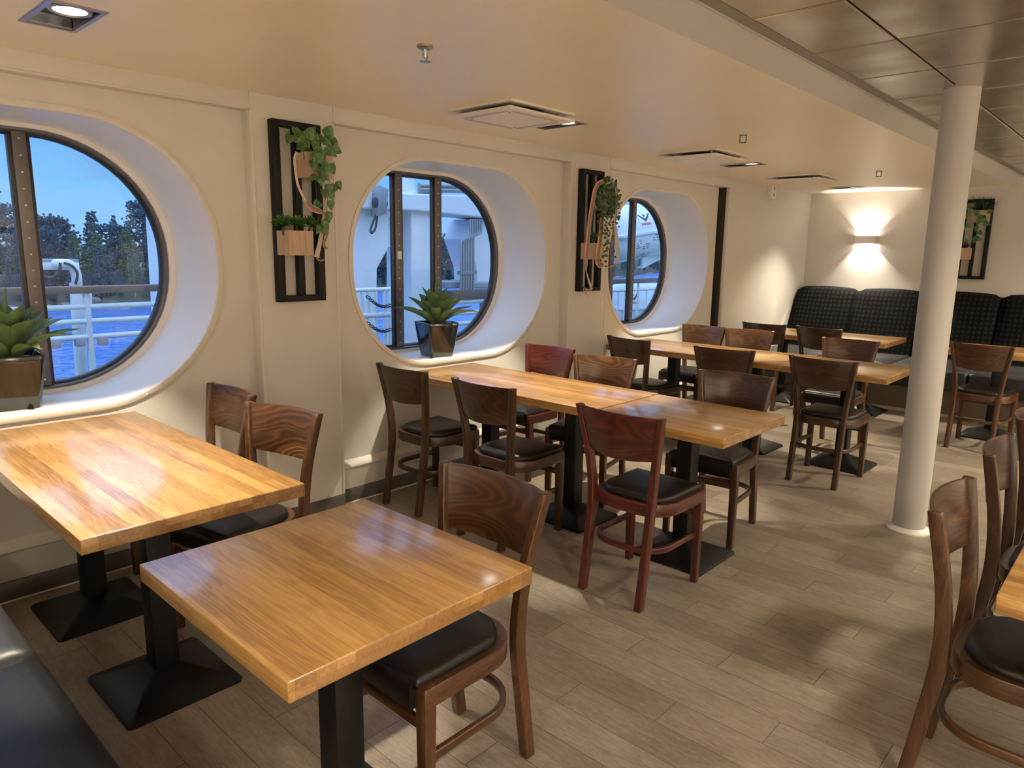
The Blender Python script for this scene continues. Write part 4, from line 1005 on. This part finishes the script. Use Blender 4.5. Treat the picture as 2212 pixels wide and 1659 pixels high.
# ------------------------------------------------------------------ potted agaves on the window sills
def agave(cx, cy, z, rz, label, seed, extra=None):
    r_ = random.Random(seed); t = thing('potted_agave', label, 'plant', (cx, cy, z), rz, 'agaves in square black pots on the sills')
    mb = MB(); t.scale = (1.13, 1.13, 1.18)
    mb = MB(); prof = [(.066, 0), (.073, .004), (.079, .03), (.087, .08), (.094, .13), (.100, .18), (.103, .203), (.101, .207), (.094, .207), (.090, .200), (.086, .17)]
    mb.rings([[(a, b, h) for a, b in rrect(s, s, min(.022, s*.25), 6)] for s, h in prof], cap1=True); mb.build('pot', M['pot'], t, ang=50)
    mb = MB()
    for i in range(70): mb.ball((r_.uniform(-.078, .078), r_.uniform(-.078, .078), .178+r_.uniform(0, .008)), r_.uniform(.008, .013), 8, sq=(1.15, .9, .7))
    o = mb.build('pebbles', M['pebble'], t); o['kind'] = 'stuff'
    mb = MB()
    def blade(az, el, L, Wd, droop, off=.012, z0=.18):
        d = Vector((math.cos(az)*math.cos(el), math.sin(az)*math.cos(el), math.sin(el))); up = Vector((-math.cos(az)*math.sin(el), -math.sin(az)*math.sin(el), math.cos(el)))
        n = 10; rows = []; sd = d.cross(up).normalized()
        for i in range(n+1):
            u = i/n; w_ = Wd/2*(.42+.58*math.sin(PI/2*u/.58)**1.3) if u < .58 else Wd/2*max(0.0, 1-((u-.58)/.42)**1.9)
            w_ = max(w_, .0008); c = Vector((math.cos(az)*off, math.sin(az)*off, z0))+d*L*u+up*(.10*L*math.sin(PI*u)*.5)-Vector((0, 0, 1))*droop*L*u**2.2
            rows.append([c-sd*w_+up*w_*.55, c-sd*w_*.5+up*w_*.17, c, c+sd*w_*.5+up*w_*.17, c+sd*w_+up*w_*.55])
        mb.grid(rows)
    for i in range(9): blade(2*PI*i/9+r_.uniform(-.12, .12), r_.uniform(.42, .58), r_.uniform(.27, .32), .056, r_.uniform(.05, .22))
    for i in range(8): blade(2*PI*(i+.5)/8+r_.uniform(-.15, .15), r_.uniform(.80, .95), r_.uniform(.21, .245), .098, .03)
    for i in range(5): blade(2*PI*(i+.2)/5, r_.uniform(1.12, 1.25), r_.uniform(.21, .24), .098, 0)
    blade(1.0, 1.50, .27, .024, 0, .004)
    mb.build('leaves', M['agave'], t, recalc=False)
    return t
agave(.765, 3.69, .786, math.radians(-6), 'agave in a glossy black pot on the first window sill at the left edge', 3)
ag = agave(3.185, 3.645, .7815, math.radians(-12), 'agave in a glossy black pot on the middle window sill', 5)
mb = MB()                                                  # small script-like mark low on the pot
mb.tube(spline([(.010+.0045*i, -.0795+.0006*0, .022+.003*math.sin(i*2.3)) for i in range(11)], 4), .0006, 5); mb.build('maker_mark', M['screw'], ag)
# ------------------------------------------------------------------ outside: deck, rails, davit, rafts
mb = MB(); mb.box((-6, YG+.06, -.12), (14, 6.9, -.02)); struct('floor_deck', mb, M['deck'], 'narrow outer ship deck below the windows', 'deck', smooth=False)
YR = 5.5
def rod(mb, x0, x1, z, r, y=YR, mi=0): mb.cyl((x0, y, z), (x1, y, z), r, 12, mi)
xA, xB = -1.5, onY(352, 600, YR).x
t = thing('deck_railing', 'white ship railing with wooden handrail outside the first window', 'railing', (0, YR, -.02))
mb = MB(); hz = onY(190, 624.5, YR).z; mb.box((xA, -.035, hz-.028+.02), (xB, .035, hz+.022+.02)); mb.build('handrail', M['railwood'], t, bevel=.008)
for py in (662.5, 694, 728):
    mb = MB(); mb.cyl((xA, 0, onY(190, py, YR).z+.02), (xB, 0, onY(190, py, YR).z+.02), .019, 12); mb.build('rail', M['shipwhite'], t)
for px in (192, -120):
    mb = MB(); x = onY(px, 700, YR).x; mb.cyl((x, 0, 0), (x, 0, hz), .021, 12); mb.build('post', M['shipwhite'], t)
for px in (118, 172, 221):
    mb = MB(); x = onY(px, 733, YR).x; z = onY(190, 731, YR).z; mb.box((x-.03, -.03, z-.03), (x+.03, .03, z+.03)); mb.build('clamp', M['shipgrey'], t, bevel=.004)
mb = MB(); x = onY(205, 740, YR).x; zt = onY(190, 728, YR).z; mb.box((x, -.004, .08), (xB, .004, zt-.03)); mb.build('wind_screen', M['glass'], t, smooth=False)
# swung-out arm with a flat lamp box
YA = 5.8; K = lambda x, y: onY(x/3.191, 420+y/3.191, YA)
p0 = K(520, 1000); t = thing('mast_arm', 'white curved arm carrying a flat ribbed box outside the first window', 'mast', (p0.x, YA, -.02)); off = Vector((p0.x, YA, -.02))
mb = MB(); a = K(522, 610)-off; mb.cyl((0, 0, 0), (a.x, 0, a.z), .042, 14); mb.build('post', M['shipwhite'], t)
mb = MB(); mb.tube(spline([K(522, 640)-off]+[K(*q)-off-Vector((0, .03, 0)) for q in ((521, 600), (513, 545), (492, 500), (455, 480), (415, 477))]+[K(390, 480)-off+Vector((0, .10, 0))], 5), .034, 14); mb.build('curved_arm', M['shipwhite'], t)
mb = MB(); q0, q1 = K(200, 470)-off, K(560, 520)-off; mb.box((q0.x, .03, q1.z), (q1.x, .26, q0.z)); bx_ = mb.build('lamp_box', M['shipwhite'], t, bevel=.006)
mb = MB()
for i in range(24): x = q0.x+(q1.x-q0.x)*(i+.5)/24; mb.box((x-.006, .04, q0.z), (x+.006, .25, q0.z+.022))
mb.build('cooling_fins', M['shipgrey'], bx_, smooth=False)
mb = MB(); mb.tube(spline([K(420, 470)-off-Vector((0, .07, 0)), K(470, 492)-off-Vector((0, .09, 0)), K(506, 545)-off-Vector((0, .09, 0)), K(498, 615)-off-Vector((0, .07, 0))], 6), .009, 8)
mb.tube(spline([K(400, 470)-off-Vector((0, .06, 0)), K(395, 530)-off-Vector((0, .04, 0)), K(340, 575)-off-Vector((0, .03, 0)), K(275, 540)-off-Vector((0, -.03, 0))], 6), .011, 6); mb.build('cable', M['rope'], t)
mb = MB(); mb.prism([K(*q)-off-Vector((0, .03, 0)) for q in ((545, 672), (625, 672), (625, 780), (603, 780), (603, 720), (585, 698), (545, 698))], (0, .06, 0)); mb.build('bracket', M['shipwhite'], t, smooth=False)
# tapered white stanchion at the right of the first window
Ks = lambda x, y: onY(x/3.191, 420+y/3.191, 6.0)
p0 = Ks(1100, 900); t = thing('white_stanchion', 'white tapered steel stanchion at the right side of the first window view', 'stanchion', (p0.x, 6.0, -.02)); off = Vector((p0.x, 6.0, 0))
mb = MB(); pl = [Ks(1033, 60)-off, Ks(1120, 60)-off, Ks(1190, 900)-off, Ks(1068, 900)-off]; pl[2].z = pl[3].z = 0; mb.prism([p-Vector((0, .1, 0)) for p in pl], (0, .2, 0)); mb.build('plate', M['shipwhite'], t, smooth=False)
mb = MB(); q = Ks(1090, 365)-off; mb.cyl((q.x, -.18, q.z), (q.x, -.1, q.z), .045, 14); mb.build('knob', M['pipe'], t)

# lifeboat davit outside the middle window
YD = 6.2; D = lambda x, y, Y=YD: onY(740+x/3.319, 320+y/3.319, Y)
p0 = D(480, 1400); t = thing('lifeboat_davit', 'white steel lifeboat davit frame outside the middle window', 'davit', (p0.x, YD, -.02)); off = Vector((p0.x, YD, 0))
def plate(name, poly, d0=-.2, d1=.2, m_='shipwhite', to_floor=()):
    P = [D(*q)-off for q in poly]
    for i in to_floor: P[i].z = 0
    mb = MB(); mb.prism([p+Vector((0, d0, 0)) for p in P], (0, d1-d0, 0)); return mb.build(name, M[m_], t, bevel=.015, smooth=False)
plate('column', [(-80, 400), (250, 400), (247, 700), (165, 850), (148, 1300), (-80, 1300)], to_floor=(4, 5))
plate('column_block', [(244, 480), (334, 480), (334, 702), (246, 702)], -.1, .3)
plate('column', [(398, 300), (622, 300), (612, 715), (552, 870), (545, 1500), (404, 1500)], -.22, .22, to_floor=(4, 5))
plate('column', [(846, 500), (1130, 500), (1130, 945), (880, 945), (874, 840), (806, 640)], -.2, .2)
plate('cross_beam', [(-80, 296), (410, 322), (1130, 345), (1130, 518), (410, 440), (-80, 420)], -.3, .15)
plate('upper_brace', [(425, 60), (470, 60), (478, 320), (430, 320)], -.1, .1)
plate('upper_brace', [(440, 150), (640, 60), (700, 60), (480, 200)], -.06, .06)
plate('upper_brace', [(760, 60), (840, 60), (900, 350), (860, 350)], -.1, .1)
plate('lower_sill', [(660, 940), (1130, 940), (1130, 986), (660, 986)], -.25, .2, 'shipgrey')
plate('lower_panel', [(660, 1012), (1130, 1012), (1130, 1070), (660, 1070)], -.05, .05, 'shipgrey')
for zy in (262, 292):
    mb = MB(); a, b = D(440, zy)-off, D(1000, zy+14)-off; mb.cyl(a-Vector((0, .25, 0)), b-Vector((0, .25, 0)), .028, 10); mb.build('pipe', M['pipe'], t)
for k in range(6):
    mb = MB(); x0_ = 702+k*18; x1_ = 768+k*16; yb_ = 648-k*6
    pp = [D(x0_, 1000), D(x0_, yb_+20), D(x0_+8, yb_), D(x0_+26, yb_-10), D(x1_-20, yb_-14), D(x1_-4, yb_-24), D(x1_, yb_-44), D(x1_, 500)]
    mb.tube([p-off-Vector((0, .34, 0)) for p in pp], .0135, 8); mb.build('conduit', M['pipe'], t)
mb = MB(); a, b = D(690, 868)-off, D(808, 866)-off; mb.box((a.x, -.36, a.z-.03), (b.x, -.31, a.z+.01)); mb.build('conduit_clamp', M['pipe'], t, smooth=False)
# wood rail and white rails right of it
mb = MB(); a, b = D(640, 986)-off, D(1130, 986)-off; mb.box((a.x, -.36, a.z-.11), (b.x, -.26, a.z-.02)); mb.build('wood_rail', M['railwood'], t, bevel=.01)
for zy in (1082, 1162, 1236):
    mb = MB(); a, b = D(640, zy)-off, D(1130, zy)-off; mb.cyl((a.x, -.31, a.z), (b.x, -.31, a.z), .026, 10); mb.build('lower_rail', M['shipwhite'], t)
mb = MB(); a = D(920, 1000)-off; mb.box((a.x-.05, -.3, 0), (a.x+.05, -.2, a.z)); mb.build('lower_post', M['shipgrey'], t, smooth=False)
# pulley block with a rope loop under the beam
p0 = D(268, 395, 5.85); t = thing('pulley_block', 'dark pulley block with a hanging rope loop under the davit beam', 'pulley', p0)
mb = MB(); mb.lathe([(.06, -.05), (.075, -.03), (.075, .03), (.06, .05)], seg=18, axis='y'); mb.build('sheave', M['rope'], t)
mb = MB(); mb.prism([(-.05, -.06, .17), (.07, -.06, .14), (.03, -.06, -.10), (-.06, -.06, -.13)], (0, .14, 0)); mb.build('cheek', M['pipe'], t, bevel=.01)
mb = MB(); pts_ = [D(*q, 5.85)-p0 for q in ((250, 430), (238, 480), (215, 540), (200, 590), (212, 608), (235, 575), (245, 520), (252, 450), (262, 410))]; mb.tube(spline(pts_, 5), .011, 8); mb.build('rope_loop', M['rope'], t)
# rail with bars and chains at the left of the davit
t = thing('gate_railing', 'white barred rail with two chains at the left of the middle window view', 'railing', (D(200, 1000, YR).x, YR, -.02)); off = Vector((D(200, 1000, YR).x, YR, 0)); E_ = lambda x, y: D(x, y, YR)-off
for zy, r_ in ((1000, .020), (1184, .026)):
    mb = MB(); mb.cyl((E_(-60, zy).x, 0, E_(200, zy).z), (E_(338, zy).x, 0, E_(200, zy).z), r_, 10); mb.build('rail', M['shipwhite'], t)
for zx in (-40, 20, 85, 140, 185, 240, 300, 335):
    mb = MB(); x = E_(zx, 1100).x; mb.cyl((x, 0, 0), (x, 0, E_(200, 1000).z), .016, 8); mb.build('bar', M['shipwhite'], t)
for (xa, ya, xb_, yb2) in ((150, 1045, 330, 1105), (150, 1232, 330, 1275)):
    mb = MB(); a, b = E_(xa, ya)-Vector((0, .06, 0)), E_(xb_, yb2)-Vector((0, .06, 0)); n_ = 16
    for i in range(n_):
        f = (i+.5)/n_; p = a.lerp(b, f)-Vector((0, 0, .05*math.sin(PI*f))); d = (b-a).normalized()*.028; s_ = Vector((0, .010, 0)) if i % 2 else Vector((0, 0, .010))
        mb.tube([p-d, p-d*.6+s_, p+d*.6+s_, p+d, p+d*.6-s_, p-d*.6-s_], .005, 5, closed=True)
    mb.build('chain', M['rope'], t)
# third window: barred rail and two white raft canisters
V = lambda x, y, Y=YR: onY(1280+x/5.183, 400+y/5.183, Y)
t = thing('barred_railing', 'barred rail with dark handrail outside the third window', 'railing', (V(450, 1055).x, YR, -.02)); off = Vector((V(450, 1055).x, YR, 0)); W3 = lambda x, y: V(x, y)-off
x0_, x1_ = W3(120, 1055).x, W3(900, 1055).x
mb = MB(); z = W3(450, 1055).z; mb.box((x0_, -.03, z-.03), (x1_, .03, z+.03)); mb.build('handrail', M['railwood'], t, bevel=.008); zt = z
mb = MB(); z = W3(450, 1158).z; mb.cyl((x0_, 0, z), (x1_, 0, z), .017, 10); mb.build('rail', M['shipwhite'], t)
for i, zx in enumerate((130, 220, 290, 362, 435, 605, 690, 780)):
    mb = MB(); x = W3(zx, 1200).x; mb.cyl((x, 0, 0), (x, 0, z), .010, 8); mb.build('bar', M['shipwhite'], t)
mb = MB(); x = W3(509, 1200).x; mb.cyl((x, 0, 0), (x, 0, zt), .016, 8); mb.build('post', M['shipwhite'], t)
mb = MB(); q = [W3(*c)+Vector((0, -.02, 0)) for c in ((172, 1040), (215, 1035), (172, 1180))]; mb.prism(q, (0, .04, 0)); mb.build('gusset', M['shipgrey'], t, smooth=False)
def raft(px, py, Y, R_, length, label, tilt, yaw, lab, lines, legs=False):
    c = V(px, py, Y); t = thing('raft_canister', label, 'life raft canister', c, 0, 'white raft canisters by the rail'); t.rotation_euler = (0, math.radians(tilt), math.radians(yaw))
    for nm, s in (('upper_shell', 1), ('lower_shell', -1)):
        mb = MB(); rs = []; n_ = 14
        for h, k in ((-length/2, .70), (-length/2+.06, .86), (-length/2+.14, .96), (-length/2+.2, 1), (length/2-.2, 1), (length/2-.14, .96), (length/2-.06, .86), (length/2, .70)):
            rs.append([(h, R_*k*math.cos(PI*i/n_), s*R_*k*math.sin(PI*i/n_)+s*.008) for i in range(n_+1)])
        mb.rings(rs); mb.build(nm, M['raft'], t, ang=50)
    mb = MB(); mb.box((-length/2-.015, -R_-.03, -.022), (length/2+.015, R_+.03, .022)); mb.build('seam_band', M['shipwhite'], t, bevel=.008)
    # label patch bent onto the shell: white square, black chevron with a dot, red line of small print
    def on(u, v, e=.004): a = -PI/2+0; ang = v; return Vector((u, -(R_+e)*math.cos(ang), (R_+e)*math.sin(ang)+(.008 if v > 0 else -.008)))
    def patch(u0, u1, v0, v1, e, m_, nm):
        mb = MB(); mb.grid([[on(u0+(u1-u0)*i/4, v0+(v1-v0)*j/6, e) for i in range(5)] for j in range(7)]); return mb.build(nm, M[m_], t, recalc=False)
    u, v, s = lab
    lb_ = patch(u-s, u+s, v-s/R_, v+s*1.0/R_, .003, 'decalwhite', 'label')
    mb = MB()
    def quad(pts, e=.006): mb.add([on(u+a*s, v+b*s/R_, e) for a, b in pts], [(0, 1, 2, 3)])
    for sg in (1, -1):
        quad([(0, -.38), (sg*.62, .14), (sg*.62, .42), (0, -.02)]); quad([(sg*.62, .14), (sg*.95, .60), (sg*.80, .66), (sg*.62, .42)])
    mb.add([on(u+.16*s*math.cos(2*PI*i/12), v+(.42+.16*math.sin(2*PI*i/12))*s/R_, .006) for i in range(12)], [tuple(range(12))]); mb.build('emblem', M['decalblack'], t, recalc=False, smooth=False)
    mb = MB()
    for i in range(7): quad([(-.8+i*.23, -.82), (-.8+i*.23+.15, -.82), (-.8+i*.23+.15, -.52), (-.8+i*.23, -.52)])
    mb.build('label_print', M['decalred'], t, recalc=False, smooth=False)
    if legs:
        for u_ in (-length*.35, length*.35):
            mb = MB(); mb.box((u_-.05, -.18, -.02-c.z), (u_+.05, .18, -R_*.8)); mb.build('support_leg', M['shipwhite'], t, smooth=False)
    if lines:
        mb = MB()
        for (a0, b0, n1, n2) in lines:
            for j in range(n1):
                for i in range(n2):
                    if (i*7+j*3) % 5: 
                        uu, vv = a0+i*.03, (b0-j*.035)/R_; mb.add([on(uu, vv), on(uu+.02, vv), on(uu+.02, vv+.012/R_), on(uu, vv+.012/R_)], [(0, 1, 2, 3)])
        mb.build('small_print', M['decalblack'], t, recalc=False, smooth=False)
    return t
raft(625, 500, 6.0, .40, 1.9, 'white raft canister with a black emblem, upper of two outside the third window', -8, -12, (-.42, .50, .12), [(-.62, -.10, 4, 3), (-.48, -.16, 3, 4), (-.30, -.05, 3, 6), (-.5, -.34, 4, 8)])
raft(600, 1350, 6.40, .36, 1.7, 'lower white raft canister behind the bars outside the third window', 0, -12, (-.62, .45, .12), [(-.75, -.10, 4, 3)], True)
t = thing('raft_cradle', 'white steel channel bracket under the upper raft canister', 'bracket', V(640, 830, 5.9)); 
mb = MB(); d = (V(760, 760, 5.9)-V(560, 860, 5.9)); a = V(560, 860, 5.9)-V(640, 830, 5.9)
pr = [(0, .10), (.10, .09), (.09, .07), (.035, .07), (.035, -.07), (.09, -.07), (.10, -.09), (0, -.10)]
mb.prism([a+Vector((0, y, z)) for y, z in pr], d*2.6); mb.build('channel', M['shipwhite'], t, smooth=False)
mb = MB(); q = a+d*2.4; mb.box((q.x-.05, -.27, -.02-t.location.z), (q.x+.05, -.17, q.z+.12)); mb.box((q.x-.05, -.18, q.z-.05), (q.x+.05, .06, q.z+.05)); mb.build('support_post', M['shipwhite'], t, smooth=False)

# ------------------------------------------------------------------ sea, island, forest
ZS = -10.5
mb = MB(); mb.add([(-1500, 8, ZS), (3500, 8, ZS), (3500, 3500, ZS), (-1500, 3500, ZS)], [(0, 1, 2, 3)]); struct('sea', mb, M['sea'], 'rippled blue sea below the ship', 'sea', recalc=False, smooth=False)
SH = [(-25, 200), (-10, 175), (5, 165), (14, 168), (18, 158), (25, 175), (35.6, 222), (46, 285), (56, 365), (57.7, 440), (62, 560), (68, 800)]
def shore(az):
    for (a, r), (b, s) in zip(SH, SH[1:]):
        if a <= az <= b: return r+(s-r)*(az-a)/(b-a)
    return SH[-1][1]
def pol(az, r, z): a = math.radians(az); return Vector((r*math.sin(a), r*math.cos(a), z))
rg = random.Random(11)
def ground_h(k, az): return -1+3.0*min(1, k/5)+2.2*max(0, min(1, (k-5)/20))+6*max(0, (k-25)/70)
mb = MB(); rows = []; az = -25.0
while az <= 68:
    s = shore(az)+rg.uniform(-2.5, 2.5); rows.append([pol(az, s+k, ZS+ground_h(k, az)*.8+(rg.uniform(-.6, .6) if k > 0 else 0)) for k in (-2, 0, 2, 4, 7, 12, 20, 35, 60, 100, 150)]); az += .5
mb.grid(rows)
for i in range(len(mb.f)): mb.mi[i] = 0 if (i % 10) > 1 else 1
struct('island', mb, [M['heath'], M['rock']], 'wooded island shore with bare rocks across the water', 'island', recalc=False, ang=60)
def tree_mesh(seed, H, kind):
    r_ = random.Random(seed); mb = MB()
    def tuft(c, s):
        s *= .62
        for _ in range(6):
            a = Vector((r_.gauss(0, 1), r_.gauss(0, 1), r_.gauss(0, .7))).normalized(); b = a.cross(Vector((r_.gauss(0, 1), r_.gauss(0, 1), r_.gauss(0, 1)))).normalized()
            mb.add([c-a*s*.5-b*s*.22, c+a*s*.2-b*s*.34, c+a*s*.7, c+a*s*.1+b*s*.34], [(0, 1, 2, 3)])
    if kind == 'spruce':
        n = 26
        for i in range(n):
            z = H*(.05+.93*i/n); R_ = H*.17*(1-i/n)**.8+.2
            for j in range(max(7, int(34*(1-i/n)))):
                a = r_.uniform(0, 2*PI); q = r_.uniform(.35, 1)*R_; tuft(Vector((q*math.cos(a), q*math.sin(a), z-q*.35+r_.uniform(-.2, .2))), r_.uniform(.7, 1.2))
    elif kind == 'pine':
        for i in range(30):
            z = H*r_.uniform(.22, .96); a = r_.uniform(0, 2*PI); q = r_.uniform(.2, 1)*H*.19*(1.25-abs(z/H-.65)*2); c = Vector((q*math.cos(a), q*math.sin(a), z))
            for j in range(26): tuft(c+Vector((r_.gauss(0, .8), r_.gauss(0, .8), r_.gauss(0, .45))), r_.uniform(.6, 1.1))
    else:
        for i in range(620):
            u = r_.uniform(0, 1); a = r_.uniform(0, 2*PI); R_ = H*.16*math.sin(PI*min(1, .12+u*.86))**.7; q = R_*r_.uniform(.3, 1)
            tuft(Vector((q*math.cos(a), q*math.sin(a), H*(.12+.86*u))), r_.uniform(.5, .9))
    return mb
TREES = []
for kind, lab, cm, tm in (('spruce', 'dark pointed spruce in the forest across the water', 'pine', 'bark'), ('pine', 'round crowned pine in the forest across the water', 'pine', 'bark'), ('birch', 'pale leafed slender birch in the forest across the water', 'birchleaf', 'birchbark')):
    for sd in ((1, 2) if kind != 'birch' else (1,)):
        H = 15.0; root = thing(kind+'_tree', lab, 'tree', (0, 0, 0), 0, kind+' trees across the water')
        tree_mesh(sd*13+len(kind), H, kind).build('crown', M[cm], root, recalc=False, smooth=False)
        mb = MB(); mb.cyl((0, 0, -.6), (0, 0, H*.92), .20 if kind != 'birch' else .13, 7, r2=.05); 
        for i in range(6): a = i*1.9; z = H*(.35+.08*i); mb.cyl((0, 0, z), (1.3*math.cos(a), 1.3*math.sin(a), z+.7), .05, 5, r2=.02)
        mb.build('trunk', M[tm], root); TREES.append([root, False, kind])
def plant_tree(a, kk, ch, hmul):
    T_ = TREES[ch]; p = pol(a, shore(a)+kk, ZS+ground_h(kk, a)-.2); sc = rg.uniform(.75, 1.15)*hmul
    if not T_[1]: o = T_[0]; T_[1] = True; o.location = p; o.rotation_euler = (0, 0, rg.uniform(0, 6))
    else: o = dup(T_[0], p, rg.uniform(0, 6))
    o.scale = (sc*rg.uniform(.95, 1.2),)*2+(sc,)
for lo, hi, st in ((6.5, 24.5, 3.4), (33, 47, 4.2), (53, 60.5, 5.5)):
    for row, (o0, o1, hm) in enumerate(((2.5, 6, .42), (6, 11, .62), (10, 17, .88), (19, 28, 1.05), (32, 44, 1.12))):
        az = lo
        while az < hi:
            rt = rg.random(); plant_tree(az+rg.uniform(-.35, .35), rg.uniform(o0, o1), rg.choice((0, 1, 2, 3, 2, 3)) if rt < .86 else 4, hm*(.88 if lo > 50 else 1.0)); az += math.degrees(st/shore(az))*(1.3 if row in (2, 4) else 1.0)
rk = None
for i in range(26):
    a = rg.uniform(8, 24) if i < 14 else rg.uniform(33, 60); q = rg.uniform(-.5, 4); p = pol(a, shore(a)+q, ZS+.2+ground_h(max(q, 0), a)*.8)
    if rk is None:
        mb = MB(); r_ = random.Random(2); mb.ball((0, 0, 0), 1, 12, sq=(1.3, 1, .7)); mb.v = [tuple(c*(1+r_.uniform(-.14, .14)) for c in v) for v in mb.v]
        rk = mb.build('shore_rock', M['rock'], ang=25); tag(rk, 'grey boulder at the waterline of the wooded island', 'rock', 'shore boulders'); o = rk
    else: o = rk.copy(); C.objects.link(o)
    o.location = p; s_ = rg.uniform(.6, 1.7); o.scale = (s_*1.3, s_, s_*.8); o.rotation_euler = (0, 0, rg.uniform(0, 6))
for nm, p in PROTO.items():
    if nm not in used: pass
